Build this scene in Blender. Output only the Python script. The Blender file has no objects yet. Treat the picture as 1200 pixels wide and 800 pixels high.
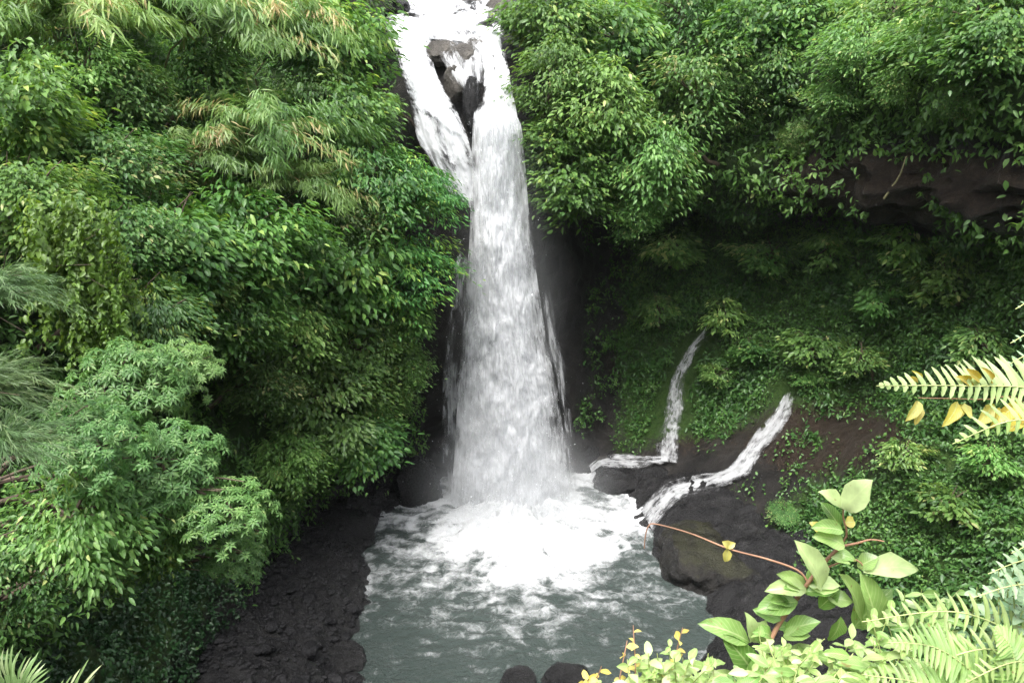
import bpy, bmesh, math, random
import numpy as np
from mathutils import Vector
from mathutils.bvhtree import BVHTree

R = math.radians
rng = np.random.default_rng(7)
random.seed(7)
sc = bpy.context.scene
col = sc.collection

# ------------------------------------------------------------------ camera, sky, sun, exposure
CAM = np.array([0.0, 0.0, 18.0]); PITCH = R(18); FPX = 942.0
cd = bpy.data.cameras.new('camera'); cam = bpy.data.objects.new('camera', cd); col.objects.link(cam)
cam.location = CAM; cam.rotation_euler = (R(90) - PITCH, 0, 0)
cd.sensor_width = 36; cd.lens = 36 * FPX / 1200; cd.clip_start = 0.05; cd.clip_end = 2000
sc.camera = cam
SUN_EL, SUN_AZ = R(68), R(-150)
w = bpy.data.worlds.new('World'); sc.world = w; w.use_nodes = True
wn = w.node_tree; bg = wn.nodes['Background']
sky = wn.nodes.new('ShaderNodeTexSky'); sky.sky_type = 'NISHITA'; sky.sun_disc = False
sky.sun_elevation = SUN_EL; sky.sun_rotation = SUN_AZ; sky.dust_density = 4; sky.air_density = 1.0
hs = wn.nodes.new('ShaderNodeHueSaturation'); hs.inputs['Saturation'].default_value = 0.18
wn.links.new(sky.outputs[0], hs.inputs['Color']); wn.links.new(hs.outputs[0], bg.inputs['Color'])
bg.inputs['Strength'].default_value = 0.15
sl = bpy.data.lights.new('sun', 'SUN'); so = bpy.data.objects.new('sun', sl); col.objects.link(so)
sl.energy = 1.3; sl.angle = R(26); sl.color = (1.0, 0.97, 0.92)
sdir = Vector((math.sin(SUN_AZ) * math.cos(SUN_EL), math.cos(SUN_AZ) * math.cos(SUN_EL), math.sin(SUN_EL)))
so.rotation_euler = (-sdir).to_track_quat('-Z', 'Y').to_euler(); so.location = (0, 0, 60)
sc.view_settings.view_transform = 'Standard'; sc.view_settings.look = 'None'
sc.view_settings.exposure = 1.95; sc.view_settings.gamma = 1.0
sc.render.engine = 'CYCLES'
cy = sc.cycles
cy.max_bounces = 8; cy.diffuse_bounces = 6; cy.glossy_bounces = 2; cy.transmission_bounces = 4
cy.transparent_max_bounces = 24; cy.volume_bounces = 1; cy.use_denoising = True; cy.denoiser = 'OPENIMAGEDENOISE'; cy.denoising_prefilter = 'NONE'
cy.caustics_reflective = False; cy.caustics_refractive = False

# ------------------------------------------------------------------ numeric helpers
def P(px, py, d):
    """World point seen at photo pixel (px, py) at ground distance d (metres along +Y)."""
    a, v = (px - 600) / FPX, (py - 400) / FPX
    c, s = math.cos(PITCH), math.sin(PITCH)
    f = d / (c - v * s)
    return np.array([a * f, d, CAM[2] - f * (s + v * c)])

def project(p):
    c, s = math.cos(PITCH), math.sin(PITCH)
    q = p - CAM
    f = q[:, 1] * c - q[:, 2] * s
    u = q[:, 1] * s + q[:, 2] * c
    f = np.where(f < .05, .05, f)
    return 600 + FPX * q[:, 0] / f, 400 - FPX * u / f, f

def _hash(ix, iy, iz, seed):
    h = (ix * 374761393 + iy * 668265263 + iz * 2147483647 + seed * 974634541) & 0xFFFFFFFF
    h = ((h ^ (h >> 13)) * 1274126177) & 0xFFFFFFFF
    h = ((h ^ (h >> 16)) * 2246822519) & 0xFFFFFFFF
    return ((h ^ (h >> 15)) & 0xFFFFFF) / float(0xFFFFFF)

def vnoise(p, seed=0):
    p = np.asarray(p, float); i = np.floor(p).astype(np.int64); f = p - i
    f = f * f * (3 - 2 * f); out = 0
    for dx in (0, 1):
        wx = f[:, 0] if dx else 1 - f[:, 0]
        for dy in (0, 1):
            wy = f[:, 1] if dy else 1 - f[:, 1]
            for dz in (0, 1):
                wz = f[:, 2] if dz else 1 - f[:, 2]
                out = out + wx * wy * wz * _hash(i[:, 0] + dx, i[:, 1] + dy, i[:, 2] + dz, seed)
    return out * 2 - 1

def fbm(p, octs=4, seed=0, gain=.5):
    p = np.asarray(p, float); a, s, t = 1.0, 0, 0
    for k in range(octs):
        s = s + a * vnoise(p * 2 ** k + 17.3 * k, seed + k); t += a; a *= gain
    return s / t

def sstep(x, a, b):
    t = np.clip((x - a) / (b - a), 0, 1); return t * t * (3 - 2 * t)

def norm(a):
    return a / np.maximum(np.linalg.norm(a, axis=-1, keepdims=True), 1e-9)

def make_mesh(name, v, faces, attrs=None, uv=None, smooth=False):
    """faces: int array (n, k)"""
    v = np.asarray(v, np.float32); faces = np.asarray(faces, np.int32)
    me = bpy.data.meshes.new(name)
    n, k = faces.shape
    me.vertices.add(len(v)); me.vertices.foreach_set('co', v.ravel())
    me.loops.add(n * k); me.loops.foreach_set('vertex_index', faces.ravel())
    me.polygons.add(n)
    me.polygons.foreach_set('loop_start', np.arange(0, n * k, k, dtype=np.int32))
    me.polygons.foreach_set('loop_total', np.full(n, k, np.int32))
    if smooth: me.polygons.foreach_set('use_smooth', np.ones(n, bool))
    for an, av in (attrs or {}).items():
        at = me.attributes.new(an, 'FLOAT', 'POINT'); at.data.foreach_set('value', np.asarray(av, np.float32))
    if uv is not None:
        ul = me.uv_layers.new(name='UVMap')
        ul.data.foreach_set('uv', np.asarray(uv, np.float32)[faces.ravel()].ravel())
    me.update(calc_edges=True); me.validate()
    return me

def link(name, me, m=None, parent=None, loc=None):
    o = bpy.data.objects.new(name, me); col.objects.link(o)
    if m is not None and me is not None and not me.materials: me.materials.append(m)
    if parent is not None: o.parent = parent
    if loc is not None: o.location = loc
    return o

def tag(o, label=None, cat=None, group=None, kind=None):
    if label: o['label'] = label
    if cat: o['category'] = cat
    if group: o['group'] = group
    if kind: o['kind'] = kind
    return o

def empty(name, loc, label, cat, group=None):
    o = bpy.data.objects.new(name, None); col.objects.link(o); o.location = loc; o.empty_display_size = .2
    return tag(o, label, cat, group)

def grid_faces(nu, nv):
    i = np.arange((nv - 1) * (nu - 1)); r, c = i // (nu - 1), i % (nu - 1)
    a = r * nu + c
    return np.stack([a, a + 1, a + nu + 1, a + nu], 1)

def catmull(pts, n):
    pts = np.asarray(pts, float); m = len(pts)
    t = np.linspace(0, m - 1 - 1e-9, n); i = t.astype(int); f = (t - i)[:, None]
    g = lambda k: pts[np.clip(k, 0, m - 1)]
    p0, p1, p2, p3 = g(i - 1), g(i), g(i + 1), g(i + 2)
    return .5 * (2 * p1 + (p2 - p0) * f + (2 * p0 - 5 * p1 + 4 * p2 - p3) * f ** 2 + (3 * p1 - p0 - 3 * p2 + p3) * f ** 3)

def lin(pts, n):
    pts = np.asarray(pts, float); t = np.linspace(0, len(pts) - 1, n)
    return np.stack([np.interp(t, np.arange(len(pts)), pts[:, k]) for k in range(pts.shape[1])], 1)

# ------------------------------------------------------------------ materials
def nodes_of(m):
    m.use_nodes = True; nt = m.node_tree; nt.nodes.clear()
    return nt, (lambda t, **kw: _mk(nt, t, **kw)), nt.links.new

def _mk(nt, t, **kw):
    n = nt.nodes.new('ShaderNode' + t)
    for k, v in kw.items():
        if k in n.inputs: n.inputs[k].default_value = v
        else: setattr(n, k, v)
    return n

def ramp(nt, stops):
    n = nt.nodes.new('ShaderNodeValToRGB'); e = n.color_ramp.elements
    while len(e) < len(stops): e.new(.5)
    for k, (p, c) in enumerate(stops):
        e[k].position = p; e[k].color = (*c, 1) if len(c) == 3 else c
    return n

def leaf_mat(name, stops, trans=.42, rough=.42, spec=.4, var=.25, gain=(1.9, 1.72, 1.6), veins=False):
    m = bpy.data.materials.new(name); nt, N, L = nodes_of(m)
    stops = [(p_, tuple(c_ * g_ for c_, g_ in zip(cc, gain))) for p_, cc in stops]
    at = N('Attribute', attribute_name='tint'); rp = ramp(nt, stops); L(at.outputs['Fac'], rp.inputs[0])
    oi = N('ObjectInfo'); hsv = N('HueSaturation')
    mr = N('MapRange'); mr.inputs['To Min'].default_value = 1 - var; mr.inputs['To Max'].default_value = 1 + var
    L(oi.outputs['Random'], mr.inputs['Value']); L(mr.outputs[0], hsv.inputs['Value'])
    mh = N('MapRange'); mh.inputs['To Min'].default_value = .48; mh.inputs['To Max'].default_value = .505
    wt = N('Math', operation='FRACT'); m7 = N('Math', operation='MULTIPLY'); m7.inputs[1].default_value = 7.31
    L(oi.outputs['Random'], m7.inputs[0]); L(m7.outputs[0], wt.inputs[0]); L(wt.outputs[0], mh.inputs['Value']); L(mh.outputs[0], hsv.inputs['Hue'])
    src = rp.outputs[0]
    if veins:      # pale midrib and side veins, brown blemishes
        ac, al = N('Attribute', attribute_name='across'), N('Attribute', attribute_name='along')
        ab = N('Math', operation='ABSOLUTE'); L(ac.outputs['Fac'], ab.inputs[0])
        ph = N('Math', operation='MULTIPLY_ADD'); ph.inputs[1].default_value = -.28; L(ab.outputs[0], ph.inputs[0]); L(al.outputs['Fac'], ph.inputs[2])
        sn = N('Math', operation='SINE'); k9 = N('Math', operation='MULTIPLY'); k9.inputs[1].default_value = 62; L(ph.outputs[0], k9.inputs[0]); L(k9.outputs[0], sn.inputs[0])
        v1 = N('MapRange', interpolation_type='SMOOTHSTEP'); v1.inputs['From Min'].default_value = .75; v1.inputs['From Max'].default_value = 1; v1.inputs['To Max'].default_value = .35; L(sn.outputs[0], v1.inputs['Value'])
        v2 = N('MapRange', interpolation_type='SMOOTHSTEP'); v2.inputs['From Min'].default_value = .1; v2.inputs['From Max'].default_value = .02; v2.inputs['To Max'].default_value = .6; L(ab.outputs[0], v2.inputs['Value'])
        vm = N('Math', operation='MAXIMUM'); L(v1.outputs[0], vm.inputs[0]); L(v2.outputs[0], vm.inputs[1])
        mv = N('MixRGB'); mv.inputs[2].default_value = (.5, .62, .3, 1); L(vm.outputs[0], mv.inputs[0]); L(src, mv.inputs[1])
        tcx = N('TexCoord'); nb = N('TexNoise'); nb.inputs['Scale'].default_value = 38; nb.inputs['Detail'].default_value = 4; L(tcx.outputs['Object'], nb.inputs['Vector'])
        b1 = N('MapRange', interpolation_type='SMOOTHSTEP'); b1.inputs['From Min'].default_value = .64; b1.inputs['From Max'].default_value = .74; b1.inputs['To Max'].default_value = .75; L(nb.outputs[0], b1.inputs['Value'])
        mb = N('MixRGB'); mb.inputs[2].default_value = (.22, .14, .05, 1); L(b1.outputs[0], mb.inputs[0]); L(mv.outputs[0], mb.inputs[1])
        nv_ = N('TexNoise'); nv_.inputs['Scale'].default_value = 14; nv_.inputs['Detail'].default_value = 3; L(tcx.outputs['Object'], nv_.inputs['Vector'])
        mvv = N('MapRange'); mvv.inputs['From Min'].default_value = .3; mvv.inputs['From Max'].default_value = .7; mvv.inputs['To Min'].default_value = .7; mvv.inputs['To Max'].default_value = 1.2; L(nv_.outputs[0], mvv.inputs['Value'])
        hv2 = N('HueSaturation'); L(mvv.outputs[0], hv2.inputs['Value']); L(mb.outputs[0], hv2.inputs['Color']); src = hv2.outputs[0]
    L(src, hsv.inputs['Color'])
    b = N('BsdfPrincipled'); b.inputs['Roughness'].default_value = rough; b.inputs['Specular IOR Level'].default_value = spec
    tr = N('BsdfTranslucent'); mx = N('MixShader'); mx.inputs[0].default_value = trans
    hs2 = N('HueSaturation'); hs2.inputs['Hue'].default_value = .485; hs2.inputs['Saturation'].default_value = 1.15; hs2.inputs['Value'].default_value = 1.3
    L(hsv.outputs[0], b.inputs['Base Color']); L(hsv.outputs[0], hs2.inputs['Color']); L(hs2.outputs[0], tr.inputs['Color'])
    L(b.outputs[0], mx.inputs[1]); L(tr.outputs[0], mx.inputs[2])
    o = N('OutputMaterial'); L(mx.outputs[0], o.inputs[0]); return m

MAT = {}
MAT['broad'] = leaf_mat('broad_leaf', [(0, (.022, .065, .018)), (.5, (.045, .115, .028)), (.85, (.075, .16, .04)), (1, (.14, .22, .06))])
MAT['layered'] = leaf_mat('layered_leaf', [(0, (.02, .075, .022)), (.55, (.04, .12, .03)), (.9, (.085, .18, .04)), (1, (.15, .24, .05))])
MAT['fine'] = leaf_mat('small_leaf', [(0, (.025, .07, .02)), (.5, (.05, .12, .035)), (.9, (.1, .18, .06)), (1, (.17, .2, .09))])
MAT['bright'] = leaf_mat('bright_leaf', [(0, (.035, .09, .025)), (.5, (.065, .15, .04)), (.9, (.12, .22, .07)), (1, (.2, .26, .1))])
MAT['bamboo'] = leaf_mat('bamboo_leaf', [(0, (.035, .085, .025)), (.5, (.07, .14, .04)), (.88, (.12, .19, .07)), (1, (.22, .2, .1))])
MAT['palmate'] = leaf_mat('palmate_leaf', [(0, (.028, .078, .026)), (.5, (.055, .13, .04)), (.9, (.1, .185, .068)), (1, (.16, .24, .1))])
MAT['vine'] = leaf_mat('vine_leaf', [(0, (.032, .085, .016)), (.5, (.058, .135, .025)), (1, (.1, .19, .04))])
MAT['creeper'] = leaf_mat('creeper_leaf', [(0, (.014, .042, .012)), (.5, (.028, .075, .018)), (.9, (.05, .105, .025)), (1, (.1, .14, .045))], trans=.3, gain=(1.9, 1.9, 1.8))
MAT['under'] = leaf_mat('undergrowth_leaf', [(0, (.02, .06, .018)), (.5, (.045, .11, .028)), (.9, (.08, .16, .045)), (1, (.15, .19, .08))])
MAT['near'] = leaf_mat('young_leaf', [(0, (.065, .18, .033)), (.4, (.14, .3, .07)), (.8, (.29, .45, .15)), (1, (.47, .58, .3))], trans=.35, rough=.35, spec=.5, var=.08, gain=(1, 1, 1), veins=True)
MAT['fern'] = leaf_mat('fern_leaf', [(0, (.1, .22, .045)), (.5, (.23, .37, .1)), (1, (.44, .54, .26))], trans=.35, var=.08, gain=(1, 1, 1), veins=True)
MAT['glaucous'] = leaf_mat('glaucous_leaf', [(0, (.1, .22, .11)), (.5, (.2, .34, .19)), (1, (.36, .48, .32))], trans=.25, var=.05, gain=(1, 1, 1), veins=True)
MAT['yellow'] = leaf_mat('yellow_leaf', [(0, (.35, .22, .04)), (.5, (.5, .42, .08)), (1, (.62, .56, .2))], trans=.35, var=.05, gain=(1, 1, 1), veins=True)
MAT['plume'] = leaf_mat('plume_blade', [(0, (.05, .1, .035)), (.6, (.1, .18, .065)), (1, (.22, .3, .13))], trans=.3, var=.08, gain=(1, 1, 1))
MAT['shade'] = leaf_mat('painted_shade_creeper_leaf', [(0, (.01, .034, .012)), (.5, (.02, .06, .018)), (.9, (.035, .085, .025)), (1, (.07, .11, .04))], trans=.2, gain=(1, 1, 1))  # shade from the overhanging plants is put into these darker leaf greens
MAT['grass'] = leaf_mat('grass_blade', [(0, (.08, .17, .05)), (.6, (.22, .34, .14)), (1, (.42, .5, .28))], trans=.3, var=.08, gain=(1, 1, 1))

def bark(name, c):
    m = bpy.data.materials.new(name); nt, N, L = nodes_of(m)
    tc = N('TexCoord'); nz = N('TexNoise'); nz.inputs['Scale'].default_value = 9; nz.inputs['Detail'].default_value = 5
    L(tc.outputs['Object'], nz.inputs['Vector'])
    rp = ramp(nt, [(.3, tuple(x * .55 for x in c)), (.7, tuple(x * 1.35 for x in c))]); L(nz.outputs[0], rp.inputs[0])
    b = N('BsdfPrincipled'); b.inputs['Roughness'].default_value = .8; L(rp.outputs[0], b.inputs['Base Color'])
    bp = N('Bump'); bp.inputs['Strength'].default_value = .5; L(nz.outputs[0], bp.inputs['Height']); L(bp.outputs[0], b.inputs['Normal'])
    o = N('OutputMaterial'); L(b.outputs[0], o.inputs[0]); return m
MAT['bark'] = bark('bark', (.09, .065, .045)); MAT['twig'] = bark('reddish_twig', (.3, .16, .1)); MAT['culm'] = bark('bamboo_culm', (.22, .2, .1))
MAT['rachis'] = bark('pale_stem', (.4, .45, .18))

def rock_mat(name, c1, c2, wet=.35, scale=1.0, moss=0.0):
    m = bpy.data.materials.new(name); nt, N, L = nodes_of(m)
    tc = N('TexCoord'); n1 = N('TexNoise'); n1.inputs['Scale'].default_value = 1.2 * scale; n1.inputs['Detail'].default_value = 10; n1.inputs['Roughness'].default_value = .65
    n2 = N('TexNoise'); n2.inputs['Scale'].default_value = 9 * scale; n2.inputs['Detail'].default_value = 6; n2.inputs['Roughness'].default_value = .7
    for n in (n1, n2): L(tc.outputs['Object'], n.inputs['Vector'])
    rp = ramp(nt, [(.32, c1), (.62, c2), (.8, tuple(min(1, x * 2.0) for x in c2))]); L(n1.outputs[0], rp.inputs[0])
    n3 = N('TexNoise'); n3.inputs['Scale'].default_value = 26 * scale; n3.inputs['Detail'].default_value = 4; n3.inputs['Roughness'].default_value = .75; L(tc.outputs['Object'], n3.inputs['Vector'])
    fl = N('MapRange', interpolation_type='SMOOTHSTEP'); fl.inputs['From Min'].default_value = .58; fl.inputs['From Max'].default_value = .75; fl.inputs['To Max'].default_value = .6; L(n3.outputs[0], fl.inputs['Value'])
    mf = N('MixRGB'); mf.inputs[2].default_value = (*[min(.3, x * 4.5) for x in c2], 1); L(fl.outputs[0], mf.inputs[0]); L(rp.outputs[0], mf.inputs[1])
    ge = N('NewGeometry'); sx = N('SeparateXYZ'); L(ge.outputs['Normal'], sx.inputs[0])
    mz = N('Math', operation='MULTIPLY_ADD'); mz.inputs[1].default_value = 1.6; L(n1.outputs[0], mz.inputs[0]); L(sx.outputs['Z'], mz.inputs[2])
    ms_ = N('MapRange', interpolation_type='SMOOTHSTEP'); ms_.inputs['From Min'].default_value = 1.45; ms_.inputs['From Max'].default_value = 1.95; ms_.inputs['To Max'].default_value = moss; L(mz.outputs[0], ms_.inputs['Value'])
    mg = ramp(nt, [(.35, (.018, .022, .008)), (.65, (.05, .052, .02))]); L(n3.outputs[0], mg.inputs[0])
    mm_ = N('MixRGB'); L(ms_.outputs[0], mm_.inputs[0]); L(mf.outputs[0], mm_.inputs[1]); L(mg.outputs[0], mm_.inputs[2])
    b = N('BsdfPrincipled'); L(mm_.outputs[0], b.inputs['Base Color']); b.inputs['Specular IOR Level'].default_value = .2
    rr = N('MapRange'); rr.inputs['To Min'].default_value = wet * .6; rr.inputs['To Max'].default_value = wet * 1.7; L(n2.outputs[0], rr.inputs['Value']); L(rr.outputs[0], b.inputs['Roughness'])
    ad = N('Math', operation='ADD'); L(n1.outputs[0], ad.inputs[0]); mu = N('Math', operation='MULTIPLY'); mu.inputs[1].default_value = .45; L(n2.outputs[0], mu.inputs[0]); m9 = N('Math', operation='MULTIPLY_ADD'); m9.inputs[1].default_value = .22; L(n3.outputs[0], m9.inputs[0]); L(mu.outputs[0], m9.inputs[2]); L(m9.outputs[0], ad.inputs[1])
    bp = N('Bump'); bp.inputs['Strength'].default_value = .75; bp.inputs['Distance'].default_value = .2; L(ad.outputs[0], bp.inputs['Height']); L(bp.outputs[0], b.inputs['Normal'])
    o = N('OutputMaterial'); L(b.outputs[0], o.inputs[0]); return m
MAT['rock'] = rock_mat('wet_dark_rock', (.005, .005, .0055), (.019, .0185, .019), wet=.24, scale=1.6)
MAT['mossy'] = rock_mat('mossy_dark_rock', (.006, .006, .006), (.024, .022, .02), wet=.24, scale=1.2, moss=.4)
MAT['gravel'] = rock_mat('wet_gravel', (.005, .005, .006), (.02, .0195, .021), wet=.22, scale=.9)
MAT['rock_pale'] = rock_mat('streaked_rock', (.02, .018, .016), (.075, .067, .058), wet=.25)

def hill_mat():
    m = bpy.data.materials.new('mossy_rock_and_soil'); nt, N, L = nodes_of(m)
    tc = N('TexCoord'); n1 = N('TexNoise'); n1.inputs['Scale'].default_value = .9; n1.inputs['Detail'].default_value = 10; n1.inputs['Roughness'].default_value = .65
    n2 = N('TexNoise'); n2.inputs['Scale'].default_value = 6; n2.inputs['Detail'].default_value = 8; n2.inputs['Roughness'].default_value = .7
    for n in (n1, n2): L(tc.outputs['Object'], n.inputs['Vector'])
    n3 = N('TexNoise'); n3.inputs['Scale'].default_value = 30; n3.inputs['Detail'].default_value = 5; n3.inputs['Roughness'].default_value = .75; L(tc.outputs['Object'], n3.inputs['Vector'])
    nm = N('Math', operation='MULTIPLY_ADD'); nm.inputs[1].default_value = .9; nm.inputs[2].default_value = -.45; L(n3.outputs[0], nm.inputs[0]); na = N('Math', operation='ADD'); L(nm.outputs[0], na.inputs[0]); L(n2.outputs[0], na.inputs[1])
    rock = ramp(nt, [(.3, (.01, .01, .01)), (.6, (.034, .031, .029)), (.8, (.1, .088, .075))]); L(n1.outputs[0], rock.inputs[0])
    soil = ramp(nt, [(.3, (.015, .011, .008)), (.6, (.043, .031, .023)), (.8, (.1, .078, .058))]); L(na.outputs[0], soil.inputs[0])
    moss = ramp(nt, [(.3, (.02, .045, .012)), (.6, (.045, .085, .02)), (.8, (.09, .11, .035))]); L(na.outputs[0], moss.inputs[0])
    def mixby(attr, a, b, amt):
        at = N('Attribute', attribute_name=attr); mu = N('Math', operation='MULTIPLY_ADD'); mu.inputs[1].default_value = amt; mu.inputs[2].default_value = -amt / 2
        L(n2.outputs[0], mu.inputs[0]); ad = N('Math', operation='ADD'); L(at.outputs['Fac'], ad.inputs[0]); L(mu.outputs[0], ad.inputs[1])
        ss = N('MapRange', interpolation_type='SMOOTHSTEP'); ss.inputs['From Min'].default_value = .35; ss.inputs['From Max'].default_value = .65; L(ad.outputs[0], ss.inputs['Value'])
        mx = N('MixRGB'); L(ss.outputs[0], mx.inputs[0]); L(a.outputs[0], mx.inputs[1]); L(b.outputs[0], mx.inputs[2]); return mx
    c = mixby('soil', rock, soil, .9); c = mixby('moss', c, moss, 1.1)
    b = N('BsdfPrincipled'); L(c.outputs[0], b.inputs['Base Color']); b.inputs['Roughness'].default_value = .42
    ad = N('Math', operation='MULTIPLY_ADD'); ad.inputs[1].default_value = .5; L(na.outputs[0], ad.inputs[0]); L(n1.outputs[0], ad.inputs[2]); b.inputs['Specular IOR Level'].default_value = .25
    bp = N('Bump'); bp.inputs['Strength'].default_value = .9; bp.inputs['Distance'].default_value = .35; L(ad.outputs[0], bp.inputs['Height']); L(bp.outputs[0], b.inputs['Normal'])
    o = N('OutputMaterial'); L(b.outputs[0], o.inputs[0]); return m
MAT['hill'] = hill_mat()

def fall_mat(name, lo, hi, amax, su=7.0, sv=.9, fine=.5, base=.74):
    """white falling water: vertically stretched noise decides where a sheet is opaque"""
    m = bpy.data.materials.new(name); nt, N, L = nodes_of(m)
    uv = N('UVMap'); oi = N('ObjectInfo')
    mp = N('Mapping'); mp.inputs['Scale'].default_value = (su, sv, 1); L(uv.outputs[0], mp.inputs['Vector'])
    cb = N('CombineXYZ'); m3 = N('Math', operation='MULTIPLY'); m3.inputs[1].default_value = 40; L(oi.outputs['Random'], m3.inputs[0])
    for k in range(3): L(m3.outputs[0], cb.inputs[k])
    va = N('VectorMath', operation='ADD'); L(mp.outputs[0], va.inputs[0]); L(cb.outputs[0], va.inputs[1])
    n1 = N('TexNoise'); n1.inputs['Scale'].default_value = 1; n1.inputs['Detail'].default_value = 6; n1.inputs['Roughness'].default_value = .62; n1.inputs['Distortion'].default_value = .6
    L(va.outputs[0], n1.inputs['Vector'])
    mp2 = N('Mapping'); mp2.inputs['Scale'].default_value = (4.5, 1.6, 1); L(va.outputs[0], mp2.inputs['Vector'])
    n2 = N('TexNoise'); n2.inputs['Scale'].default_value = 1; n2.inputs['Detail'].default_value = 5; n2.inputs['Roughness'].default_value = .7; L(mp2.outputs[0], n2.inputs['Vector'])
    mx = N('Math', operation='MULTIPLY_ADD'); mx.inputs[1].default_value = fine; L(n2.outputs[0], mx.inputs[0]); L(n1.outputs[0], mx.inputs[2])
    at = N('Attribute', attribute_name='dens'); ad = N('Math', operation='ADD'); L(mx.outputs[0], ad.inputs[0]); L(at.outputs['Fac'], ad.inputs[1])
    mr = N('MapRange', interpolation_type='SMOOTHSTEP'); mr.inputs['From Min'].default_value = lo + fine / 2; mr.inputs['From Max'].default_value = hi + fine / 2; mr.inputs['To Max'].default_value = amax
    L(ad.outputs[0], mr.inputs['Value'])
    b = N('BsdfPrincipled'); b.inputs['Base Color'].default_value = (base, base * 1.013, base * 1.04, 1); b.inputs['Roughness'].default_value = .5; b.inputs['Specular IOR Level'].default_value = .25
    bp = N('Bump'); bp.inputs['Strength'].default_value = .55; bp.inputs['Distance'].default_value = .12; L(mx.outputs[0], bp.inputs['Height']); L(bp.outputs[0], b.inputs['Normal'])
    tl = N('BsdfTranslucent'); tl.inputs['Color'].default_value = (base, base * 1.013, base * 1.05, 1); ms = N('MixShader'); ms.inputs[0].default_value = .4
    L(b.outputs[0], ms.inputs[1]); L(tl.outputs[0], ms.inputs[2])
    tp = N('BsdfTransparent'); mm = N('MixShader'); L(mr.outputs[0], mm.inputs[0]); L(tp.outputs[0], mm.inputs[1]); L(ms.outputs[0], mm.inputs[2])
    o = N('OutputMaterial'); L(mm.outputs[0], o.inputs[0]); return m
MAT['fall_dense'] = fall_mat('falling_water', .14, .86, .95, su=10, sv=.9, fine=.8)
MAT['fall_thin'] = fall_mat('thin_falling_water', .34, .86, .7, su=10, sv=.9, fine=.7)
MAT['cascade'] = fall_mat('cascading_water', .32, .62, 1.0, su=4.5, sv=1.3)
MAT['stream'] = fall_mat('stream_water', .2, .8, .9, su=5, sv=1.6, fine=.9, base=.6)

def pool_mat():
    m = bpy.data.materials.new('foaming_pool_water'); nt, N, L = nodes_of(m)
    tc = N('TexCoord'); at = N('Attribute', attribute_name='foam')
    n1 = N('TexNoise'); n1.inputs['Scale'].default_value = 3.4; n1.inputs['Detail'].default_value = 9; n1.inputs['Roughness'].default_value = .72; n1.inputs['Distortion'].default_value = 1.2
    L(tc.outputs['Object'], n1.inputs['Vector'])
    mu = N('Math', operation='MULTIPLY_ADD'); mu.inputs[1].default_value = .9; mu.inputs[2].default_value = -.45; L(n1.outputs[0], mu.inputs[0])
    ad = N('Math', operation='ADD'); L(at.outputs['Fac'], ad.inputs[0]); L(mu.outputs[0], ad.inputs[1])
    mr = N('MapRange', interpolation_type='SMOOTHSTEP'); mr.inputs['From Min'].default_value = .2; mr.inputs['From Max'].default_value = .85; L(ad.outputs[0], mr.inputs['Value'])
    b = N('BsdfPrincipled'); b.inputs['Base Color'].default_value = (.036, .05, .045, 1); b.inputs['Roughness'].default_value = .1
    f = N('BsdfPrincipled'); f.inputs['Base Color'].default_value = (.58, .59, .605, 1); f.inputs['Roughness'].default_value = .6; f.inputs['Specular IOR Level'].default_value = .2
    n2 = N('TexNoise'); n2.inputs['Scale'].default_value = 7; n2.inputs['Detail'].default_value = 6; n2.inputs['Roughness'].default_value = .65; L(tc.outputs['Object'], n2.inputs['Vector'])
    bp = N('Bump'); bp.inputs['Strength'].default_value = .9; bp.inputs['Distance'].default_value = .22; L(n2.outputs[0], bp.inputs['Height']); L(bp.outputs[0], b.inputs['Normal']); L(bp.outputs[0], f.inputs['Normal'])
    ms = N('MixShader'); L(mr.outputs[0], ms.inputs[0]); L(b.outputs[0], ms.inputs[1]); L(f.outputs[0], ms.inputs[2])
    o = N('OutputMaterial'); L(ms.outputs[0], o.inputs[0]); return m
MAT['pool'] = pool_mat()

def plain_mat(name, c, rough, trans=0):
    m = bpy.data.materials.new(name); nt, N, L = nodes_of(m)
    b = N('BsdfPrincipled'); b.inputs['Base Color'].default_value = (*c, 1); b.inputs['Roughness'].default_value = rough
    tr = N('BsdfTranslucent'); tr.inputs['Color'].default_value = (*c, 1); ms = N('MixShader'); ms.inputs[0].default_value = trans
    L(b.outputs[0], ms.inputs[1]); L(tr.outputs[0], ms.inputs[2]); o = N('OutputMaterial'); L(ms.outputs[0], o.inputs[0]); return m
MAT['drops'] = plain_mat('water_drops', (.85, .88, .9), .4, .4)

# ------------------------------------------------------------------ the gorge: hillside, ground, near bank
CP = [(-7.5, 2, -1, 0), (-8.5, 12, -1, .1), (-9.3, 20.5, -1, .2), (-8.5, 26, -.9, .4), (-6.9, 30.5, -.75, .65), (-4.3, 34.4, -.4, .9),
      (-1, 34.7, -.1, 1), (2.5, 35, .2, 1), (6, 33, .45, .9), (8.5, 28, .85, .5), (9.5, 23, .95, .3), (11, 16, 1, .1), (13, 8, 1, 0), (14, 0, 1, -.1)]
PL = [(0, -1.5), (.2, 0), (.8, 3), (1.6, 6), (3, 10), (5, 14), (7.5, 18), (11, 23), (18, 30), (30, 34), (70, 40)]
PF = [(0, -1.5), (0, 0), (0, 4), (0, 8), (.05, 13.8), (.6, 16.2), (1.6, 17.8), (3.8, 19.75), (7.5, 21.1), (14, 23), (60, 30)]
PR = [(0, -1.5), (.3, 0), (2, 1.6), (5, 4), (8.2, 7.5), (9.1, 10.8), (8.5, 12.5), (6.3, 13.4), (5.5, 15.6), (9, 21), (50, 34)]
PN = [(0, -1.5), (.3, 0), (2, 1.5), (5, 4), (7, 7), (9, 10), (10.5, 13), (11.5, 15.5), (13, 18), (17, 24), (60, 34)]
NS, NT = 300, 190
cps = catmull(CP, NS); sidx = np.linspace(0, 13, NS)
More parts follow.
